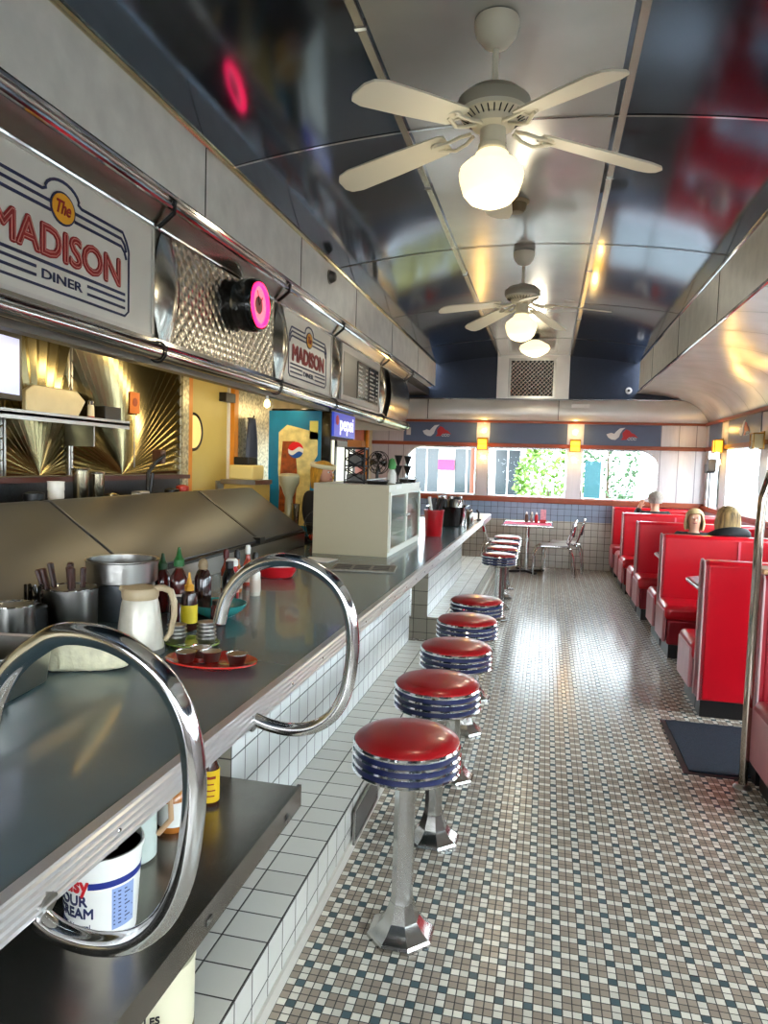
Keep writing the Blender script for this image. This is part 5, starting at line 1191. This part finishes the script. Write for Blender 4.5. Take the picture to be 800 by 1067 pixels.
    JL = {k: J[k] for k in ('pelvis', 'hpl', 'knl', 'anl', 'hpr', 'knr', 'anr')}; EL = [e for e in E if e[0] in JL and e[1] in JL]
    skin_mesh(JL, EL, 'trousers', None, g, infl=.014).build('trousers', mat('dark_trousers', '#1a1d26', .8), g, smooth=180)
    mbs = MB(); 
    for s in 'lr':
        t_ = J['to'+s][0]; a_ = J['an'+s][0]; mbs.sph((t_[0], (t_[1]+a_[1])/2+.02, t_[2]+.0), (.045, .12, .04), 12)
    mbs.build('shoes', BLACK, g, smooth=180)
    # hair cap made from a grid around the skull, open towards the face
    mbh = MB(); nu, nv = 40, 20; vs = []; rnd = random.Random(5)
    drop = {'short': .02, 'bob': .11, 'long': .17}[hairstyle]
    for j in range(nv+1):
        for i in range(nu):
            a = 2*PI*i/nu; front = math.sin(a)          # +y is the face
            lim = 1.0 if front < .3 else (.40 if front > .62 else 1.0-.60*(front-.3)/.32); t = j/nv*lim
            if t < .55: th = t/.55*PI/2; rx, ry, z = .098*math.sin(th), .118*math.sin(th), .765+.098*math.cos(th)
            else:
                q = (t-.55)/.45; rx, ry = .098*(1+.15*math.sin(q*PI) if drop > .05 else 1-.2*q), .118*(1-.12*q); z = .765-(.05+drop)*q
            wob = 1+.035*math.sin(i*3.1+j*.3)+rnd.uniform(-.012, .012)
            vs.append((rx*math.cos(a)*wob, ry*math.sin(a)*wob-.008, z))
    mbh.add(vs, [(j*nu+i, j*nu+(i+1) % nu, (j+1)*nu+(i+1) % nu, (j+1)*nu+i) for j in range(nv) for i in range(nu)])
    o = mbh.build('hair', hair_m, g, smooth=60); o.modifiers.new('t', 'SOLIDIFY').thickness = .012
    if hood:
        mbx = MB(); mbx.tube([(.15*math.cos(a), -.03+.11*math.sin(a), .585-.03*math.sin(a)) for a in [k*2*PI/20 for k in range(20)]], [.042+.02*max(0, -math.sin(k*2*PI/20)) for k in range(20)], 10, closed=True); mbx.build('hood', top_m, g, smooth=180)
    return g
HGREY = mat('grey_hair', '#a29a90', .7, noise=.3, nscale=90, bump=.5, bscale=120, aniso=(1, 1, .2))
HBLOND = mat('blonde_hair', '#d8bc88', .55, noise=.3, nscale=80, bump=.5, bscale=120, aniso=(1, 1, .15))
HHIGH = mat('streaked_hair', '#a88a58', .55, noise=.75, nscale=45, bump=.5, bscale=120, aniso=(1, 1, .12))
HGOLD = mat('golden_hair', '#c9952c', .55, noise=.4, nscale=60, bump=.5, bscale=120, aniso=(1, 1, .15))
person('grey-haired man in a black jacket seen from behind in a booth, hand raised', (1.47, 10.36, .47), .15, HGREY, 'short', CLOTH, arm_up='l')
person('pale blonde woman facing the camera across the booth table', (1.56, 8.13, .42), PI-.1, HBLOND, 'bob', CLOTH, scale=.93)
person('woman with streaked blonde hair and black hooded jacket seen from behind', (1.66, 7.16, .44), .3, HHIGH, 'long', CLOTH, hood=True)
g = person('blonde waitress in a black shirt and pale headband working behind the counter', (-1.90, 5.93, .79), -PI*.62, HGOLD, 'bob', CLOTH, stand=True, scale=.95)
MB().tube([(.106*math.cos(a), -.004+.118*math.sin(a), .815-.045*math.sin(a)*.4) for a in [k*2*PI/24 for k in range(24)]], [.02]*24, 8, closed=True, ell=.5).build('headband', mat('headband_cream', '#e6dfb8', .7), g, smooth=180)
# radio handset on the right far post
g = thing('wall_device', 'small black and grey device on the post near the far right corner', 'device', (2.28, 11.0, 1.60)); B(-.06, -.1, 0, .04, .1, .13).build('black_case', BLACK, g, bevel=.01); B(-.07, -.22, .03, .03, -.1, .2).build('dark_screen', mat('screen_grey', '#3a3c44', .3), g, bevel=.006)
MB().tube([(0, 0, 0), (0, 0, -.42), (0, .02, -.5)], .009, 6).build('cord', BLACK, g)
B(.04, -.03, .02, .07, .03, .08).build('wall_bracket', STEEL, g)

# ================================================================ OUTSIDE
struct('ground_outside', B(-60, -40, -1.0, 60, 90, -.9), mat('asphalt', '#5a5c5b', .9, noise=.1, nscale=2))
def facade(name, loc, rot, w, h, d, wall_m, wins_, label, roof_m=None, door_=None, extra=None):
    g = thing(name, label, 'building', loc, rot)
    B(-w/2, 0, 0, w/2, d, h).build('wall', wall_m, g)
    for (a, b2, c, e) in wins_:
        f_ = MB(); f_.box(a-.08, -.08, b2-.08, a, .0, e+.08); f_.box(c, -.08, b2-.08, c+.08, 0, e+.08); f_.box(a, -.08, b2-.08, c, 0, b2); f_.box(a, -.08, e, c, 0, e+.08); f_.box((a+c)/2-.03, -.06, b2, (a+c)/2+.03, 0, e)
        f0 = f_.build('window_frame', WHITEP, g); B(a, -.02, b2, c, .01, e).build('pane', mat('far_glass', '#2a3236', .15), f0)
    if roof_m: MB().prism([(-.5, h), (d/2, h+1.8), (d+.5, h)], 'X', -w/2-.4, w/2+.4).build('roof', roof_m, g)
    return g
g = facade('shop_building', (-7.5, 30, -.9), 0, 15, 6.0, 8, BRICKW, [(-6.5+k*1.7, .9, -5.5+k*1.7, 3.2) for k in range(8)]+[(-6.3+k*2.4, 4.0, -5.3+k*2.4, 5.2) for k in range(6)], 'white clapboard shop building across the street', mat('roof_grey', '#6c6f74', .8))
B(3.0, -.2, 2.3, 3.7, -.1, 2.75).build('pink_sign', mat('pink_sign', '#9c2454', .5), g); B(-7.2, -.9, 3.35, 6.5, 0, 3.5).build('awning', mat('awning_white', '#dfe4e6', .6), g)
g = facade('garage_house', (9.5, 27, -.9), 0, 10, 4.2, 7, mat('pale_siding', '#cfd9da', .7, noise=.05, nscale=4), [(-4.2, 1.2, -3.2, 2.6)], 'pale house with stone garage beyond the right window', mat('roof_grey', '#6c6f74'))
B(-1.9, -.1, 0, 1.6, 0, 2.5).build('garage_door', mat('stone_grey', '#4c5050', .8, noise=.3, nscale=3), g)
g = facade('blue_house', (20, 19, -.9), -PI/2-.2, 14, 6.5, 7, mat('pale_blue_siding', '#8ea3ae', .7, noise=.06, nscale=4), [(-6+k*2.2, 1.0, -4.9+k*2.2, 3.0) for k in range(6)], 'pale blue house outside the right-hand windows')
g = facade('shop_row', (16, 2, -.9), -PI/2, 14, 5, 6, BRICKW, [(-5+k*2.2, 1.0, -3.6+k*2.2, 2.8) for k in range(5)], 'white building outside near the entrance')
def leafy(name, loc, r_, h, m, trunk, label, n=900, seed=1):
    g = thing(name, label, 'tree', loc); rnd = random.Random(seed); mb = MB()
    for k in range(n):
        u_ = Vector((rnd.gauss(0, 1), rnd.gauss(0, 1), rnd.gauss(0, 1))).normalized()*rnd.uniform(.6, 1)**.5
        c = Vector((u_.x*r_, u_.y*r_, trunk+h/2+u_.z*h/2)); s = rnd.uniform(.06, .12)*max(1, r_)
        a = Vector((rnd.gauss(0, 1), rnd.gauss(0, 1), rnd.gauss(0, 1))).normalized(); b_ = a.orthogonal().normalized()
        mb.add([c-a*s, c+b_*s*.5, c+a*s, c-b_*s*.5], [(0, 1, 2, 3)])
    mb.build('foliage', m, g, smooth=0)
    mt = MB(); mt.tube([(0, 0, 0), (.03, 0, trunk), (0, .03, trunk+h*.5)], [.1*r_, .07*r_, .03*r_], 8); mt.build('trunk', mat('bark', '#4c3c2c', .9), g)
LEAF = mat('lime_leaves', '#4f7410', .6, noise=.3, nscale=3); LEAF2 = mat('green_leaves', '#25481a', .6, noise=.3, nscale=3); LEAFY = mat('yellow_leaves', '#6a6224', .6, noise=.3, nscale=3)
leafy('lime_tree', (.05, 19, -.9), .9, 3.0, LEAF, .4, 'bright lime green tree outside the middle far window', 1500, 1)
leafy('green_tree', (1.75, 22, -.9), .9, 5, LEAF2, .6, 'green tree at the left side of the right far window', 1500, 2)
leafy('yellow_shrub', (-2.2, 17.5, -.9), 1.1, 1.5, LEAFY, .2, 'yellowish low shrub outside the middle far window', 900, 3)
leafy('green_shrub', (-4.3, 20, -.9), 1.2, 1.5, LEAF, .2, 'low green shrub outside the left far window', 900, 4)
g = thing('utility_pole', 'orange-brown wooden pole outside the middle far window', 'pole', (-1.9, 19.5, -.9)); MB().tube([(0, 0, 0), (0, 0, 7)], [.16, .12], 12).build('pole', mat('pole_wood', '#5a2e18', .8), g); B(-.9, -.06, 6.2, .9, .06, 6.35).build('crossarm', mat('pole_wood', '#a8683c'), g)
g = thing('teal_awning', 'teal banner outside at the right of the middle far window', 'banner', (1.05, 17.5, .9)); B(-.18, 0, 0, .18, .06, .9).build('banner_cloth', mat('teal_cloth', '#0a4248', .6), g); MB().tube([(.2, .03, -1.8), (.2, .03, 1.0)], .03, 8).build('post', STEEL, g)
